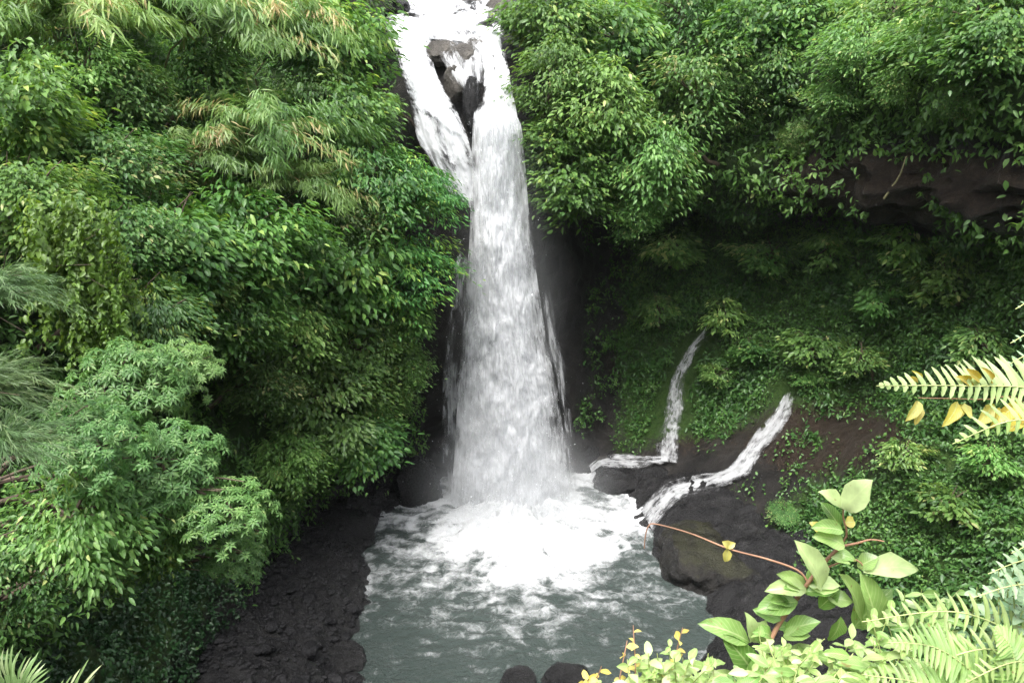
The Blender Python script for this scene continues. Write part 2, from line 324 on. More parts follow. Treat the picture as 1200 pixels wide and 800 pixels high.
tt = np.interp(np.linspace(0, 1, NT), [0, .9, 1], [0, 9, 10]) / 10
prof = []
for pr in (PL, PF, PR, PN):
    q = catmull(pr, 400); prof.append(np.stack([np.interp(tt, np.linspace(0, 1, 400), q[:, k]) for k in (0, 1)], 1))
wF = np.interp(sidx, [4.6, 5.2, 6.6, 7.4], [0, 1, 1, 0]); wL = np.interp(sidx, [4.6, 5.2], [1, 0])
wR = np.interp(sidx, [6.6, 7.4, 10, 11], [0, 1, 1, 0]); wN = np.interp(sidx, [10, 11], [0, 1])
prf = sum(wt[:, None, None] * q[None] for wt, q in zip((wL, wF, wR, wN), prof))       # NS, NT, 2
od = norm(cps[:, 2:4])
hv = np.zeros((NS, NT, 3))
hv[..., 0] = cps[:, None, 0] + od[:, None, 0] * prf[..., 0]
hv[..., 1] = cps[:, None, 1] + od[:, None, 1] * prf[..., 0]
hv[..., 2] = prf[..., 1]
du = np.gradient(hv, axis=0); dv = np.gradient(hv, axis=1)
hn = norm(np.cross(du, dv)).reshape(-1, 3)
flat = hv.reshape(-1, 3)
if (hn[:, 1].mean()) > 0: hn = -hn
SS = np.repeat(sidx, NT)
calm = 1 - .8 * np.exp(-((SS - 6.0) / .75) ** 2)
disp = (fbm(flat * .22, 3, 3) * 1.5 + fbm(flat * .8, 3, 11) * .55 + fbm(flat * 2.6, 3, 23) * .16) * calm
big = np.interp(flat[:, 2], [-1, 1.5, 4], [.35, .6, 1])
ledge = np.exp(-((flat[:, 2] - 14.2) / 1.6) ** 2) * sstep(SS, 7.2, 7.8)
flat = flat + hn * (disp * big + ledge * (.55 - 1.5 * np.abs(fbm(flat * np.array([.7, .7, 1.1]), 4, 29))))[:, None]
px, py, _ = project(flat)
def blob(x, y, rx, ry): return np.exp(-((px - x) / rx) ** 2 - ((py - y) / ry) ** 2)
nz = fbm(flat * .7, 4, 41)
rightside = sstep(SS, 7.0, 7.6)
soil = rightside * np.clip(blob(980, 510, 100, 55) * 1.2 + blob(715, 415, 45, 40) * .9 + blob(1090, 220, 190, 60) * .8 + blob(930, 200, 60, 40) * .7 + blob(800, 510, 60, 40) * .5, 0, 1)
moss = np.where(SS < 4.8, .75 - .9 * sstep(-flat[:, 2], -3.0, -1.2), 0) + rightside * (1.0 - 1.3 * blob(680, 475, 45, 120) - 1.4 * blob(1090, 220, 190, 60) - .95 * blob(980, 510, 100, 55) - 1.2 * blob(800, 600, 100, 60) - .9 * blob(830, 560, 90, 50))
moss = np.clip(moss + nz * .3, 0, 1)
hill_me = make_mesh('hillside', flat, grid_faces(NT, NS), {'soil': soil, 'moss': moss}, smooth=True)
hill = tag(link('hillside', hill_me, MAT['hill']), kind='structure')
HF = grid_faces(NT, NS)
BVH = BVHTree.FromPolygons([tuple(p) for p in flat], [tuple(int(i) for i in f) for f in HF])

POOL = [P(*q, 1) for q in ()]
def zplane(px_, py_, z=0.0):
    a, v = (px_ - 600) / FPX, (py_ - 400) / FPX
    c, s = math.cos(PITCH), math.sin(PITCH); f = (CAM[2] - z) / (s + v * c)
    return np.array([a * f, f * (c - v * s)])
pool_px = [(520, 560), (590, 545), (665, 552), (720, 565), (752, 600), (765, 640), (800, 685), (835, 712), (850, 745), (800, 800), (760, 860), (560, 860), (440, 815), (405, 765), (425, 715), (432, 640), (445, 608), (480, 585)]
poly = np.array([zplane(*q) for q in pool_px])
poly = catmull(np.vstack([poly, poly[:1]]), 120)
def sdf(x, y):
    p = np.stack([x, y], 1); d = np.full(len(p), 1e9); ins = np.zeros(len(p), bool)
    for i in range(len(poly) - 1):
        a, b = poly[i], poly[i + 1]; e = b - a; q = p - a
        h = np.clip((q @ e) / max(e @ e, 1e-12), 0, 1); r = q - h[:, None] * e
        d = np.minimum(d, np.hypot(r[:, 0], r[:, 1]))
        c1 = (a[1] <= p[:, 1]) != (b[1] <= p[:, 1])
        xi = a[0] + (p[:, 1] - a[1]) / (b[1] - a[1] + 1e-12) * (b[0] - a[0])
        ins ^= c1 & (p[:, 0] < xi)
    return np.where(ins, -d, d)
gx, gy = np.meshgrid(np.arange(-13, 15, .14), np.arange(8, 37.5, .14))
nx_, ny_ = gx.shape[1], gx.shape[0]
gx, gy = gx.ravel(), gy.ravel()
g3 = np.stack([gx, gy, gx * 0], 1); sd = sdf(gx, gy) + fbm(g3 * .9, 3, 25) * .55 + fbm(g3 * 3.2, 3, 27) * .12
gz = np.clip(sd * .5, -1.2, .55) + sstep(sd, .3, 4) * .7 + (fbm(g3 * .6, 4, 5) * .45 + np.abs(fbm(g3 * 1.7, 4, 9)) * .5 + np.abs(fbm(g3 * 4.5, 3, 19)) * .16) * sstep(sd, -.2, 1.2)
GBVH = BVHTree.FromPolygons([tuple(p) for p in np.stack([gx, gy, gz], 1)], [tuple(int(i) for i in f) for f in grid_faces(nx_, ny_)])
gm = make_mesh('ground', np.stack([gx, gy, gz], 1), grid_faces(nx_, ny_), smooth=True)
tag(link('ground', gm, MAT['rock']), kind='structure')

bx, by = np.meshgrid(np.arange(-48, 48, .4), np.concatenate([np.arange(-40, -2, 1.0), np.arange(-2, 7, .15)]))
nbx, nby = bx.shape[1], bx.shape[0]; bx, by = bx.ravel(), by.ravel()
edge = .8 + 1.7 * sstep(bx, .5, 2.2) + 1.6 * sstep(-bx, .9, 2.6)
b3 = np.stack([bx, by, by * 0], 1)
bz = 16.25 + fbm(b3 * .8, 3, 71) * .15 - np.maximum(0, by - edge) * 3.2 + np.maximum(0, -by - 3) * .55 + sstep(np.abs(bx), 6, 30) * 10
bm_ = make_mesh('near_bank', np.stack([bx, by, bz], 1), grid_faces(nbx, nby), {'moss': bx * 0 + .6, 'soil': bx * 0 + .8}, smooth=True)
tag(link('near_bank_terrain', bm_, MAT['hill']), kind='structure')

# ------------------------------------------------------------------ pool
wx, wy = np.meshgrid(np.arange(-7.5, 9.5, .055), np.arange(15.5, 36, .055)); nwx, nwy = wx.shape[1], wx.shape[0]
wx, wy = wx.ravel(), wy.ravel(); IMP = np.array([.15, 31.3])
dx, dy = wx - IMP[0], wy - IMP[1]; rr = np.hypot(dx, dy * .92); th = np.arctan2(dy, dx)
w3 = np.stack([wx, wy, wx * 0], 1)
warp = fbm(w3 * .5, 3, 61)
polar = np.stack([np.cos(th) * 4.5 + warp, np.sin(th) * 4.5 + warp, rr * .55], 1)
streak = fbm(polar * 1.5, 4, 51); cell = 1 - np.abs(fbm(w3 * np.array([1.1, 1.5, 1]) + warp[:, None] * 1.2, 4, 77)) * 3.2
core = np.exp(-(np.hypot(dx, np.where(dy < 0, dy * .72, dy)) / 3.0) ** 2) * .86
south = np.exp(-((wx - .3) / 3.5) ** 2) * sstep(-dy, -1, 3)
foam = core + np.exp(-(rr / 6.0) ** 2) * (.4 + 1.1 * streak + .4 * fbm(np.stack([th * 11, rr * .7, rr * 0], 1), 3, 57)) + .16 * np.clip(cell, 0, 1) * np.exp(-(rr / 9) ** 2) + .05 * np.clip(cell, -1, 1) + .1 * south * np.exp(-((rr - 4.5) / 2) ** 2)
sdw = sdf(wx, wy)
foam += .32 * np.exp(-(sdw / .3) ** 2) * (fbm(w3 * .9, 3, 88) + .55) + .55 * np.exp(-((wx - 5.2) / .9) ** 2 - ((wy - 31.2) / 1.2) ** 2)
foam += .06 + .27 * fbm(w3 * np.array([1.6, 4.5, 1]), 4, 91)
amp = .05 + .3 * np.exp(-(rr / 4) ** 2)
wz = .02 + amp * fbm(polar * 1.1, 4, 33) * 1.2 + .09 * fbm(w3 * np.array([1, 1.6, 1]), 4, 35) + .085 * fbm(w3 * np.array([2.4, 4, 1]), 4, 39) + .95 * np.exp(-(rr / 2.0) ** 2) * (1 + .5 * fbm(w3 * 1.6, 4, 47)) + .2 * np.clip(foam, 0, 1) * fbm(w3 * 2.5, 3, 44) + .05 * np.exp(-(rr / 4) ** 2) * fbm(np.stack([th * 8, rr * 1.2, rr * 0], 1), 3, 58)
pm = make_mesh('pool', np.stack([wx, wy, wz], 1), grid_faces(nwx, nwy), {'foam': foam}, smooth=True)
tag(link('pool_water', pm, MAT['pool']), kind='structure')

# ------------------------------------------------------------------ falling water
def sheet(name, rows, m, parent, nu=60, nv=220, bulge=.3, amp=.12, seed=0, dens=0.0, edge_pow=3.0, edge_amt=.6, fade=(0, 0), ufreq=3.0, world=False, gain=0.0):
    rows = np.array([[*P(*r[:3]), *P(*r[3:6])] for r in rows]) if not world else np.array(rows)
    q = catmull(rows, nv); L_, R_ = q[:, :3], q[:, 3:]
    u = np.linspace(0, 1, nu); mid = (L_ + R_) / 2
    cum = np.concatenate([[0], np.cumsum(np.linalg.norm(np.diff(mid, axis=0), axis=1))])
    pts = L_[:, None] * (1 - u)[None, :, None] + R_[:, None] * u[None, :, None]
    tang = norm(np.gradient(mid, axis=0)); side = norm(R_ - L_); nrm = norm(np.cross(side, tang))
    flip = np.sign((nrm * (CAM - mid)).sum(1)).mean(); nrm = nrm * (1 if flip >= 0 else -1)
    uu = np.tile(u, nv); cc = np.repeat(cum, nu); width = np.repeat(np.linalg.norm(R_ - L_, axis=1), nu)
    n3 = np.stack([uu * ufreq, cc * .7, uu * 0 + seed], 1)
    d = bulge * (1 - (2 * uu - 1) ** 2) + amp * (fbm(n3, 4, seed) + .6 * fbm(n3 * np.array([4, 2, 1]), 3, seed + 5))
    v = pts.reshape(-1, 3) + np.repeat(nrm, nu, 0) * d[:, None]
    vv = np.repeat(np.linspace(0, 1, nv), nu); e = np.abs(2 * uu - 1 + .22 * fbm(np.stack([uu * 0, cc * .6, uu * 0 + seed], 1), 3, seed + 2)) ** edge_pow; vv = np.repeat(np.linspace(0, 1, nv), nu)
    dn = dens - edge_amt * e + .34 * fbm(np.stack([uu * 4.5, cc * .7 + np.abs(uu - .5) * 1.6, uu * 0], 1), 4, seed + 9) + gain * vv
    if fade[0]: dn -= .8 * (1 - sstep(vv, 0, fade[0]))
    if fade[1]: dn -= .8 * sstep(vv, 1 - fade[1], 1)
    me = make_mesh(name, v, grid_faces(nu, nv), {'dens': dn}, uv=np.stack([uu * np.maximum(width.mean() * .35, .5), cc], 1), smooth=True)
    return link(name, me, m, parent)

fall = empty('waterfall', P(598, 590, 32), 'tall white waterfall plunging past green cliffs into the foaming pool', 'waterfall')
fall_inv = -np.array(fall.location)
def fparts(o): o.location = fall_inv; return o
main = [(556, 128, 34.3, 602, 128, 34.3), (554, 150, 33.6, 611, 150, 33.6), (552, 200, 33.3, 616, 200, 33.3), (551, 260, 33.0, 621, 260, 33.0), (547, 330, 32.7, 630, 330, 32.7), (541, 400, 32.4, 641, 400, 32.4),
        (536, 470, 32.1, 655, 470, 32.1), (532, 540, 31.9, 664, 540, 31.9), (527, 596, 31.7, 668, 590, 31.7)]
def shrink(rows, kl, kr, dd): return [(a + (d - a) * kl, b, c - dd, d - (d - a) * kr, e, f - dd) for a, b, c, d, e, f in rows]
fparts(sheet('main_drop', main, MAT['fall_dense'], fall, 90, 300, .5, .16, 1, dens=.16, edge_amt=.3, edge_pow=4, gain=.12, fade=(.06, 0)))
for k, (kl, kr, dd, de) in enumerate([(.04, .02, .25, .0), (.12, .05, .5, -.02), (.22, .12, .75, -.05), (.0, .0, -.25, -.02)]):
    fparts(sheet('water_veil', shrink(main, kl, kr, dd), MAT['fall_dense' if k != 2 else 'fall_thin'], fall, 80, 280, .5, .32, 20 + k, dens=de + .04, edge_amt=.45, edge_pow=2.4, gain=.1, fade=(.06 + .02 * k, 0)))
side_v = [(540, 285, 33.4, 556, 280, 33.4), (528, 320, 33.3, 556, 320, 33.3), (522, 380, 33.2, 556, 380, 33.2), (519, 450, 33.1, 560, 450, 33.1), (518, 520, 33, 562, 520, 33), (520, 592, 32.8, 562, 592, 32.8)]
fparts(sheet('side_veil', side_v, MAT['fall_thin'], fall, 40, 220, .15, .12, 31, dens=.04, edge_amt=.2, fade=(.15, 0)))
rgt_v = [(632, 300, 33.0, 640, 300, 33.0), (636, 380, 32.9, 652, 380, 32.9), (644, 450, 32.8, 666, 450, 32.8), (650, 520, 32.6, 672, 520, 32.6), (652, 575, 32.5, 676, 575, 32.5)]
fparts(sheet('side_veil', rgt_v, MAT['fall_thin'], fall, 30, 200, .1, .1, 37, dens=.0, edge_amt=.2, fade=(.2, 0)))
top = [(470, -40, 47, 585, -40, 47), (462, 2, 42.3, 588, 0, 42.3), (450, 26, 39.4, 586, 38, 38.4), (452, 48, 38.2, 588, 52, 37.4)]
fparts(sheet('head_stream', top, MAT['cascade'], fall, 70, 90, .12, .1, 41, dens=.16, edge_amt=.25))
lft = [(450, 24, 39.0, 512, 34, 38.4), (456, 48, 37.0, 506, 58, 36.8), (466, 76, 35.7, 512, 88, 35.4), (476, 104, 34.5, 530, 120, 34.3), (484, 134, 33.8, 546, 156, 33.7), (490, 164, 33.5, 556, 192, 33.5), (512, 210, 33.5, 562, 230, 33.4), (532, 252, 33.4, 566, 270, 33.2)]
fparts(sheet('side_cascade', lft, MAT['cascade'], fall, 70, 160, .25, .16, 47, dens=.16, edge_amt=.25, fade=(0, .15)))
fparts(sheet('side_cascade', [(a + 3, b, c - .15, d - 3, e, f - .15) for a, b, c, d, e, f in lft[:6]], MAT['cascade'], fall, 60, 120, .25, .16, 48, dens=.12, edge_amt=.25, fade=(0, .3)))
rgc = [(535, 36, 38.3, 590, 36, 38.3), (560, 58, 37.0, 592, 58, 37.0), (566, 80, 36.0, 596, 80, 36.0), (566, 105, 35.0, 600, 105, 35.0), (558, 135, 34.2, 606, 135, 34.2), (554, 160, 33.5, 611, 160, 33.5), (552, 195, 33.2, 618, 195, 33.2)]
fparts(sheet('side_cascade', rgc, MAT['cascade'], fall, 50, 110, .2, .1, 53, dens=.2, edge_amt=.3, fade=(0, .3)))
wsh = [(508, 44, 37.0, 560, 46, 36.9), (515, 66, 35.9, 566, 66, 35.7), (524, 86, 35.0, 566, 90, 34.9), (534, 110, 34.4, 566, 116, 34.3)]
fparts(sheet('side_cascade', wsh, MAT['fall_thin'], fall, 50, 80, .2, .2, 55, dens=.2, edge_amt=.3, fade=(.1, .3)))

def drops(name, pts, size, m, parent=None):
    n = len(pts); d = norm(rng.normal(size=(n, 3))); e = norm(np.cross(d, rng.normal(size=(n, 3))))
    s = size * rng.lognormal(0, .5, n)
    a = pts + d * s[:, None]; b = pts - d * s[:, None] * .5 + e * s[:, None] * .87; c = pts - d * s[:, None] * .5 - e * s[:, None] * .87
    me = make_mesh(name, np.stack([a, b, c], 1).reshape(-1, 3), np.arange(3 * n).reshape(-1, 3))
    return link(name, me, m, parent)
n = 9000
ang = rng.uniform(0, 2 * np.pi, n); rad = np.abs(rng.normal(0, 2.0, n)); h = np.abs(rng.normal(0, .5, n)) * np.exp(-(rad / 2.6) ** 2) * 2.4 + .1
sp1 = np.stack([.15 + np.cos(ang) * rad, 31.2 + np.sin(ang) * rad * .8, h], 1)
n2 = 7000; tz = rng.uniform(0, 1, n2) ** .6; row = catmull(np.array([[*P(*r[:3]), *P(*r[3:])] for r in main]), 400)[(tz * 399).astype(int)]
uu = rng.normal(.5, .27, n2)[:, None]; sp2 = row[:, :3] * (1 - uu) + row[:, 3:] * uu; sp2[:, 1] -= rng.uniform(.0, .9, n2)
dr = drops('spray_drops', np.vstack([sp1, sp2]), .012, MAT['drops'], fall); fparts(dr)

def stream(name, rows, label, seed, nv=140, dens=.12):
    """a small cascade lying on the slope: its two edges are dropped onto the hillside"""
    out = []
    for a, b, c, d in rows:
        e = []
        for q in ((a, b), (c, d)):
            dirv = Vector(P(*q, 10) - CAM).normalized()
            hit = BVH.ray_cast(Vector(CAM), dirv)[0]
            t = (hit - Vector(CAM)).length if hit else 40
            h2 = GBVH.ray_cast(Vector(CAM), dirv)[0]
            if h2: t = min(t, (h2 - Vector(CAM)).length)
            z0 = zplane(*q, .06); tz_ = np.linalg.norm(np.array([z0[0], z0[1], .06]) - CAM)
            t = min(t, tz_)
            e.append(np.array(CAM + np.array(dirv) * (t - .24)))
        out.append(np.concatenate(e))
    o = sheet(name, out, MAT['stream'], None, 40, nv, .07, .09, seed, dens=dens, edge_amt=.4, edge_pow=2.5, fade=(.16, 0), ufreq=1.5, world=True)
    return tag(o, label, 'waterfall', 'thin side cascades on the right bank')
STREAMS = [
 ([(829, 374, 834, 377), (823, 386, 831, 389), (808, 404, 819, 408), (793, 430, 807, 436), (783, 455, 803, 462), (776, 485, 802, 490), (770, 515, 798, 520), (764, 540, 796, 543)], 'short thin white cascade falling straight down dark rock', 61, 150, .05),
 ([(926, 452, 934, 455), (918, 462, 932, 467), (905, 483, 925, 489), (886, 505, 911, 512), (872, 526, 891, 534), (854, 547, 877, 557), (815, 556, 836, 576), (785, 564, 802, 582), (765, 578, 781, 599), (750, 594, 765, 622)], 'winding white rivulet curving around the dark boulder into the pool', 67, 170, .13),
 ([(792, 532, 788, 547), (765, 533, 762, 546), (735, 530, 733, 549), (705, 535, 704, 548), (690, 545, 694, 556)], 'lacy film of white water spreading over the low black ledge', 69, 80, .04)]
for r_, l_, s_, n_, d_ in STREAMS: stream('side_cascade', r_, l_, s_, n_, d_)

# ------------------------------------------------------------------ boulders
def boulder(loc, size, seed, label, m='rock', rot=0.0, group='dark boulders round the pool'):
    import bmesh
    bm = bmesh.new(); bmesh.ops.create_icosphere(bm, subdivisions=5, radius=1)
    v = np.array([x.co[:] for x in bm.verts]); f = np.array([[x.index for x in q.verts] for q in bm.faces]); bm.free()
    r = 1 + .28 * fbm(v * 1.1 + seed * 3.7, 3, seed) + .12 * fbm(v * 3 + seed, 3, seed + 3) - .16 * np.abs(fbm(v * 2.1 + seed, 3, seed + 6)) + .05 * fbm(v * 8, 3, seed + 9)
    pl = np.sign(v) * np.abs(v) ** .85
    v = pl * r[:, None] * np.array(size)
    gb = np.random.default_rng(seed + 500); dim = np.array(size)
    for _ in range(11):
        pn = norm(gb.normal(size=3) / dim ** .3); ex = (v @ pn).max() * gb.uniform(.68, .93)
        v = v - np.outer(np.maximum(0, v @ pn - ex) * .88, pn)
    v = v * (1 + .035 * fbm(v / dim.max() * 9 + seed, 4, seed + 12) - .03 * np.abs(fbm(v / dim.max() * 5 + seed, 3, seed + 15)))[:, None]
    c, s = math.cos(rot), math.sin(rot); v = np.stack([v[:, 0] * c - v[:, 1] * s, v[:, 0] * s + v[:, 1] * c, v[:, 2]], 1)
    o = link('boulder', make_mesh('boulder', v, f, smooth=True), MAT[m], loc=tuple(loc))
    return tag(o, label, 'boulder', group)
def gpt(px_, py_, z=0.0): q = zplane(px_, py_, z); return (q[0], q[1], z)
boulder((7.7, 27.0, -.1), (2.1, 2.5, 1.6), 4, 'big dark mossy boulder at the pool edge under the bare twig', 'mossy', .25)
boulder((4.9, 33.6, -.1), (1.5, .9, .95), 9, 'low black ledge between the waterfall and the winding rivulet', rot=-.2)
boulder((6.6, 33.3, .1), (1.0, .8, 1.0), 12, 'small black rock under the foot of the straight thin cascade')
boulder((1.7, 20.7, .0), (.8, .6, .5), 15, 'flat dark rock in the water at the near pool edge')
boulder((.2, 20.7, .0), (.65, .6, .42), 17, 'wet round rock breaking the water beside the near outflow')
boulder((-5.6, 21.8, .0), (1.0, .9, .35), 19, 'flat black slab at the near corner of the left bank')
boulder((-6.6, 25.0, .1), (1.2, 1.6, .6), 21, 'low black rock lying along the left edge of the pool')
boulder((-7.9, 22.4, .3), (1.0, .9, .6), 25, 'dull dark rock in the middle of the black gravel bank')
boulder((-6.9, 29.2, .2), (1.3, 1.1, .9), 27, 'black rock at the back left of the pool below trees')
boulder((-4.3, 32.6, .3), (1.2, 1.0, 1.5), 29, 'dark wet rock block left of the waterfall foot')
boulder(P(520, 62, 36.8), (.75, .8, .55), 31, 'brown streaked rock at the upper left of the lip group', 'rock_pale', .3, 'rocks in the stream above the falls')
boulder(P(545, 74, 36.2), (.6, .6, .75), 41, 'pale streaked rock in the middle of the lip group', 'rock_pale', .9, 'rocks in the stream above the falls')
boulder(P(534, 100, 35.3), (.5, .5, .8), 43, 'small half washed rock under the pale streaked one', 'rock_pale', 1.4, 'rocks in the stream above the falls')
boulder(P(552, 122, 34.8), (.36, .45, 1.35), 33, 'narrow dark rock wedge between the two upper cascades', 'rock', .1, 'rocks in the stream above the falls')
boulder(P(562, 52, 37.6), (.75, .5, .3), 35, 'flat grey slab just above the streaked brown lip rock', 'rock_pale', .0, 'rocks in the stream above the falls')
boulder(P(466, 8, 41.0), (.75, .7, .6), 37, 'dark round rock beside the stream at the very top', 'rock', .0, 'rocks in the stream above the falls')
boulder(P(585, 10, 41.5), (.8, .7, .5), 38, 'pale streaked rock at the far side of the top stream', 'rock_pale', .0, 'rocks in the stream above the falls')

def gravel():
    g = np.random.default_rng(77); n = 9000
    x, y = g.uniform(-12, -3.5, n), g.uniform(17, 34, n); d = sdf(x, y); k = (d > .02) & (d < 6) & (fbm(np.stack([x, y, x * 0], 1) * .6, 3, 15) > -.35); x, y = x[k], y[k]; n = len(x)
    ix = np.clip(((x + 13) / .14).round().astype(int), 0, nx_ - 1); iy = np.clip(((y - 8) / .14).round().astype(int), 0, ny_ - 1); z = gz[iy * nx_ + ix]
    bm = bmesh.new(); bmesh.ops.create_icosphere(bm, subdivisions=2, radius=1); v0 = np.array([q.co[:] for q in bm.verts]); f0 = np.array([[q.index for q in f.verts] for f in bm.faces]); bm.free()
    shapes = [v0 * (1 + .35 * fbm(v0 * 1.3 + 9 * q, 3, q))[:, None] for q in range(12)]
    sz = np.minimum(.045 * g.lognormal(0, .65, n), .3); vs = []
    for q in range(n):
        a = g.uniform(0, 6.28); c, t = math.cos(a), math.sin(a); v = shapes[q % 12] * (sz[q] * np.array([1.2, .9, .6])); vs.append(np.stack([v[:, 0] * c - v[:, 1] * t + x[q], v[:, 0] * t + v[:, 1] * c + y[q], v[:, 2] + z[q]], 1))
    f = (f0[None] + np.arange(n)[:, None, None] * len(v0)).reshape(-1, 3)
    tag(link('gravel', make_mesh('gravel', np.vstack(vs), f, smooth=True), MAT['gravel']), kind='stuff')
gravel()

# ------------------------------------------------------------------ leaves
def leaf_batch(pos, dirv, nrm, L, W, tint, fold=.25, droop=.2):
    """pointed oval leaves folded along the midrib: 8 vertices, 8 triangles each"""
    n = len(pos); d = norm(dirv); s = norm(np.cross(d, nrm)); u = np.cross(s, d)
    L = np.broadcast_to(L, (n,))[:, None]; W = np.broadcast_to(W, (n,))[:, None]
    def at(t, w, drop): return pos + d * L * t - u * L * droop * drop + s * W * w + u * W * fold * abs(w) * 2
    v = np.stack([pos, at(.28, -.42, .08), at(.3, 0, .08), at(.28, .42, .08), at(.62, -.4, .4), at(.64, 0, .4), at(.62, .4, .4), at(1, 0, 1)], 1).reshape(-1, 3)
    k = np.arange(n)[:, None, None] * 8
    f = (np.array([[0, 2, 1], [0, 3, 2], [1, 2, 5], [1, 5, 4], [2, 3, 6], [2, 6, 5], [4, 5, 7], [5, 6, 7]])[None] + k).reshape(-1, 3)
    return v, f, np.repeat(tint, 8)

def rand_dirs(n): return norm(rng.normal(size=(n, 3)))

def crown_mesh(kind, seed):
    """crown of nominal radius 2 m around its own origin"""
    g = np.random.default_rng(seed)
    vs, fs, ts, base = [], [], [], 0
    Rn = 1.1 if kind[:4] == 'bush' else 2.0
    def add(p, d, nm, L, W, t, **k):
        nonlocal base
        v, f, tt_ = leaf_batch(p, d, nm, L, W, t, **k); vs.append(v); fs.append(f + base); ts.append(tt_); base += len(v)
    UP = np.array([0, 0, 1.0])
    if kind in ('broad', 'fine', 'bright', 'layered', 'bush', 'bush_light'):
        ncl = {'broad': 72, 'fine': 74, 'bright': 74, 'layered': 74, 'bush': 30, 'bush_light': 30}[kind]
        per = {'broad': 50, 'fine': 62, 'bright': 58, 'layered': 66, 'bush': 30, 'bush_light': 34}[kind]
        L0 = {'broad': .28, 'fine': .2, 'bright': .24, 'layered': .22, 'bush': .27, 'bush_light': .22}[kind]; W0 = {'broad': .5, 'fine': .5, 'bright': .45, 'layered': .36, 'bush': .5, 'bush_light': .45}[kind]
        lob = norm(g.normal(size=(5, 3)))
        for c in range(ncl):
            d = norm(g.normal(size=3)); d[2] = d[2] * .8 + .15; d = norm(d)
            rad = Rn * g.uniform(.55, 1.0) * (.7 + .45 * np.max(lob @ d) ** 2) * np.array([1, 1, .9])
            ctr = d * rad; o = norm(d + np.array([0, 0, .35])); out = norm(np.array([d[0], d[1], .05]))
            rc = Rn * g.uniform(.2, .34); k = int(per * g.uniform(.7, 1.3))
            off = g.normal(size=(k, 3)) * rc * .62; off[:, 2] *= .6 if kind != 'layered' else .35
            off[:, 2] -= .25 * (off[:, 0] ** 2 + off[:, 1] ** 2) / rc
            hor = off * np.array([1, 1, 0]); ld = norm(norm(hor + 1e-6) * .7 + out * .8 + g.normal(size=(k, 3)) * .35 + np.array([0, 0, -.45 if kind != 'layered' else -.6]))
            nm = norm(UP * .9 + o * .5 + g.normal(size=(k, 3)) * .35)
            ct = np.clip(.45 + g.normal() * .2, .05, .9); t = np.clip(ct + g.normal(size=k) * .18 + (g.random(k) < .03) * .5, 0, 1)
            LL = L0 * g.uniform(.65, 1.3, k)
            add(ctr + off, ld, nm, LL, LL * W0 * g.uniform(.8, 1.2, k), t)
    elif kind == 'bamboo':
        for c in range(26):
            az = g.uniform(0, 2 * np.pi); tilt = g.uniform(.15, 1.25); ln = Rn * g.uniform(.9, 1.45)
            h = np.array([math.cos(az), math.sin(az), 0]); s = np.linspace(.2, 1, 46)
            path = h * (np.sin(tilt) * s + .35 * s ** 2 * 1)[:, None] * ln + UP * (np.cos(tilt) * s - .55 * s ** 2.2)[:, None] * ln - UP * .3
            tan = norm(np.gradient(path, axis=0)); ct = np.clip(.45 + g.normal() * .22, .1, .95)
            for rep in range(4):
                k = len(s); sd_ = norm(np.cross(tan, UP)) * np.where(g.random(k) < .5, 1, -1)[:, None]
                ld = norm(tan * .7 + sd_ * g.uniform(.2, 1, k)[:, None] + g.normal(size=(k, 3)) * .25 + np.array([0, 0, -.5]))
                LL = g.uniform(.2, .42, k); add(path + g.normal(size=(k, 3)) * .09, ld, norm(UP + g.normal(size=(k, 3)) * .5), LL, LL * g.uniform(.1, .17, k), np.clip(ct + g.normal(size=k) * .14, 0, 1), droop=.35)
    elif kind == 'palmate':
        for c in range(300):
            d = norm(g.normal(size=3)); d[2] = abs(d[2]) * .9 + .0 if g.random() < .75 else d[2]; d = norm(d)
            ctr = d * Rn * g.uniform(.6, 1.0) * np.array([1, 1, .8]); nl = g.integers(6, 9); a0 = g.uniform(0, 6.28)
            axis = norm(d * .7 + UP * .8 + g.normal(size=3) * .25); e1 = norm(np.cross(axis, g.normal(size=3))); e2 = np.cross(axis, e1)
            for ring, LLm in ((0, .235), (1, .15)):
                an = a0 + ring * .5 + np.arange(nl) * 2 * np.pi / nl
                ld = e1 * np.cos(an)[:, None] + e2 * np.sin(an)[:, None] + axis * (.05 + .5 * ring); ld = norm(ld + np.array([0, 0, -.28]))
                LL = LLm * g.uniform(.8, 1.2, nl); t = np.clip(.5 + g.normal() * .15 + g.normal(size=nl) * .12, 0, 1)
                add(ctr + ld * .03, ld, np.repeat(axis[None], nl, 0), LL, LL * .38, t, droop=.25)
    elif kind == 'vine':
        for c in range(70):
            x, y = g.normal() * .5, g.normal() * .35; z1 = g.uniform(.2, 2.0); ln = g.uniform(1.0, 3.4); k = int(ln * 26)
            zz = z1 - np.linspace(0, ln, k); sw = np.cumsum(g.normal(size=(k, 2)) * .035, 0)
            p = np.stack([x + sw[:, 0], y + sw[:, 1], zz], 1); out = norm(np.array([g.normal() * .5, -1, .2]))
            ld = norm(g.normal(size=(k, 3)) * .5 + out * .5 + np.array([0, 0, -.7])); LL = g.uniform(.12, .24, k)
            add(p + g.normal(size=(k, 3)) * .05, ld, norm(out + UP * .6 + g.normal(size=(k, 3)) * .3), LL, LL * .65, np.clip(.5 + g.normal() * .15 + g.normal(size=k) * .15, 0, 1))
    elif kind == 'plume':      # fine arching grassy sprays
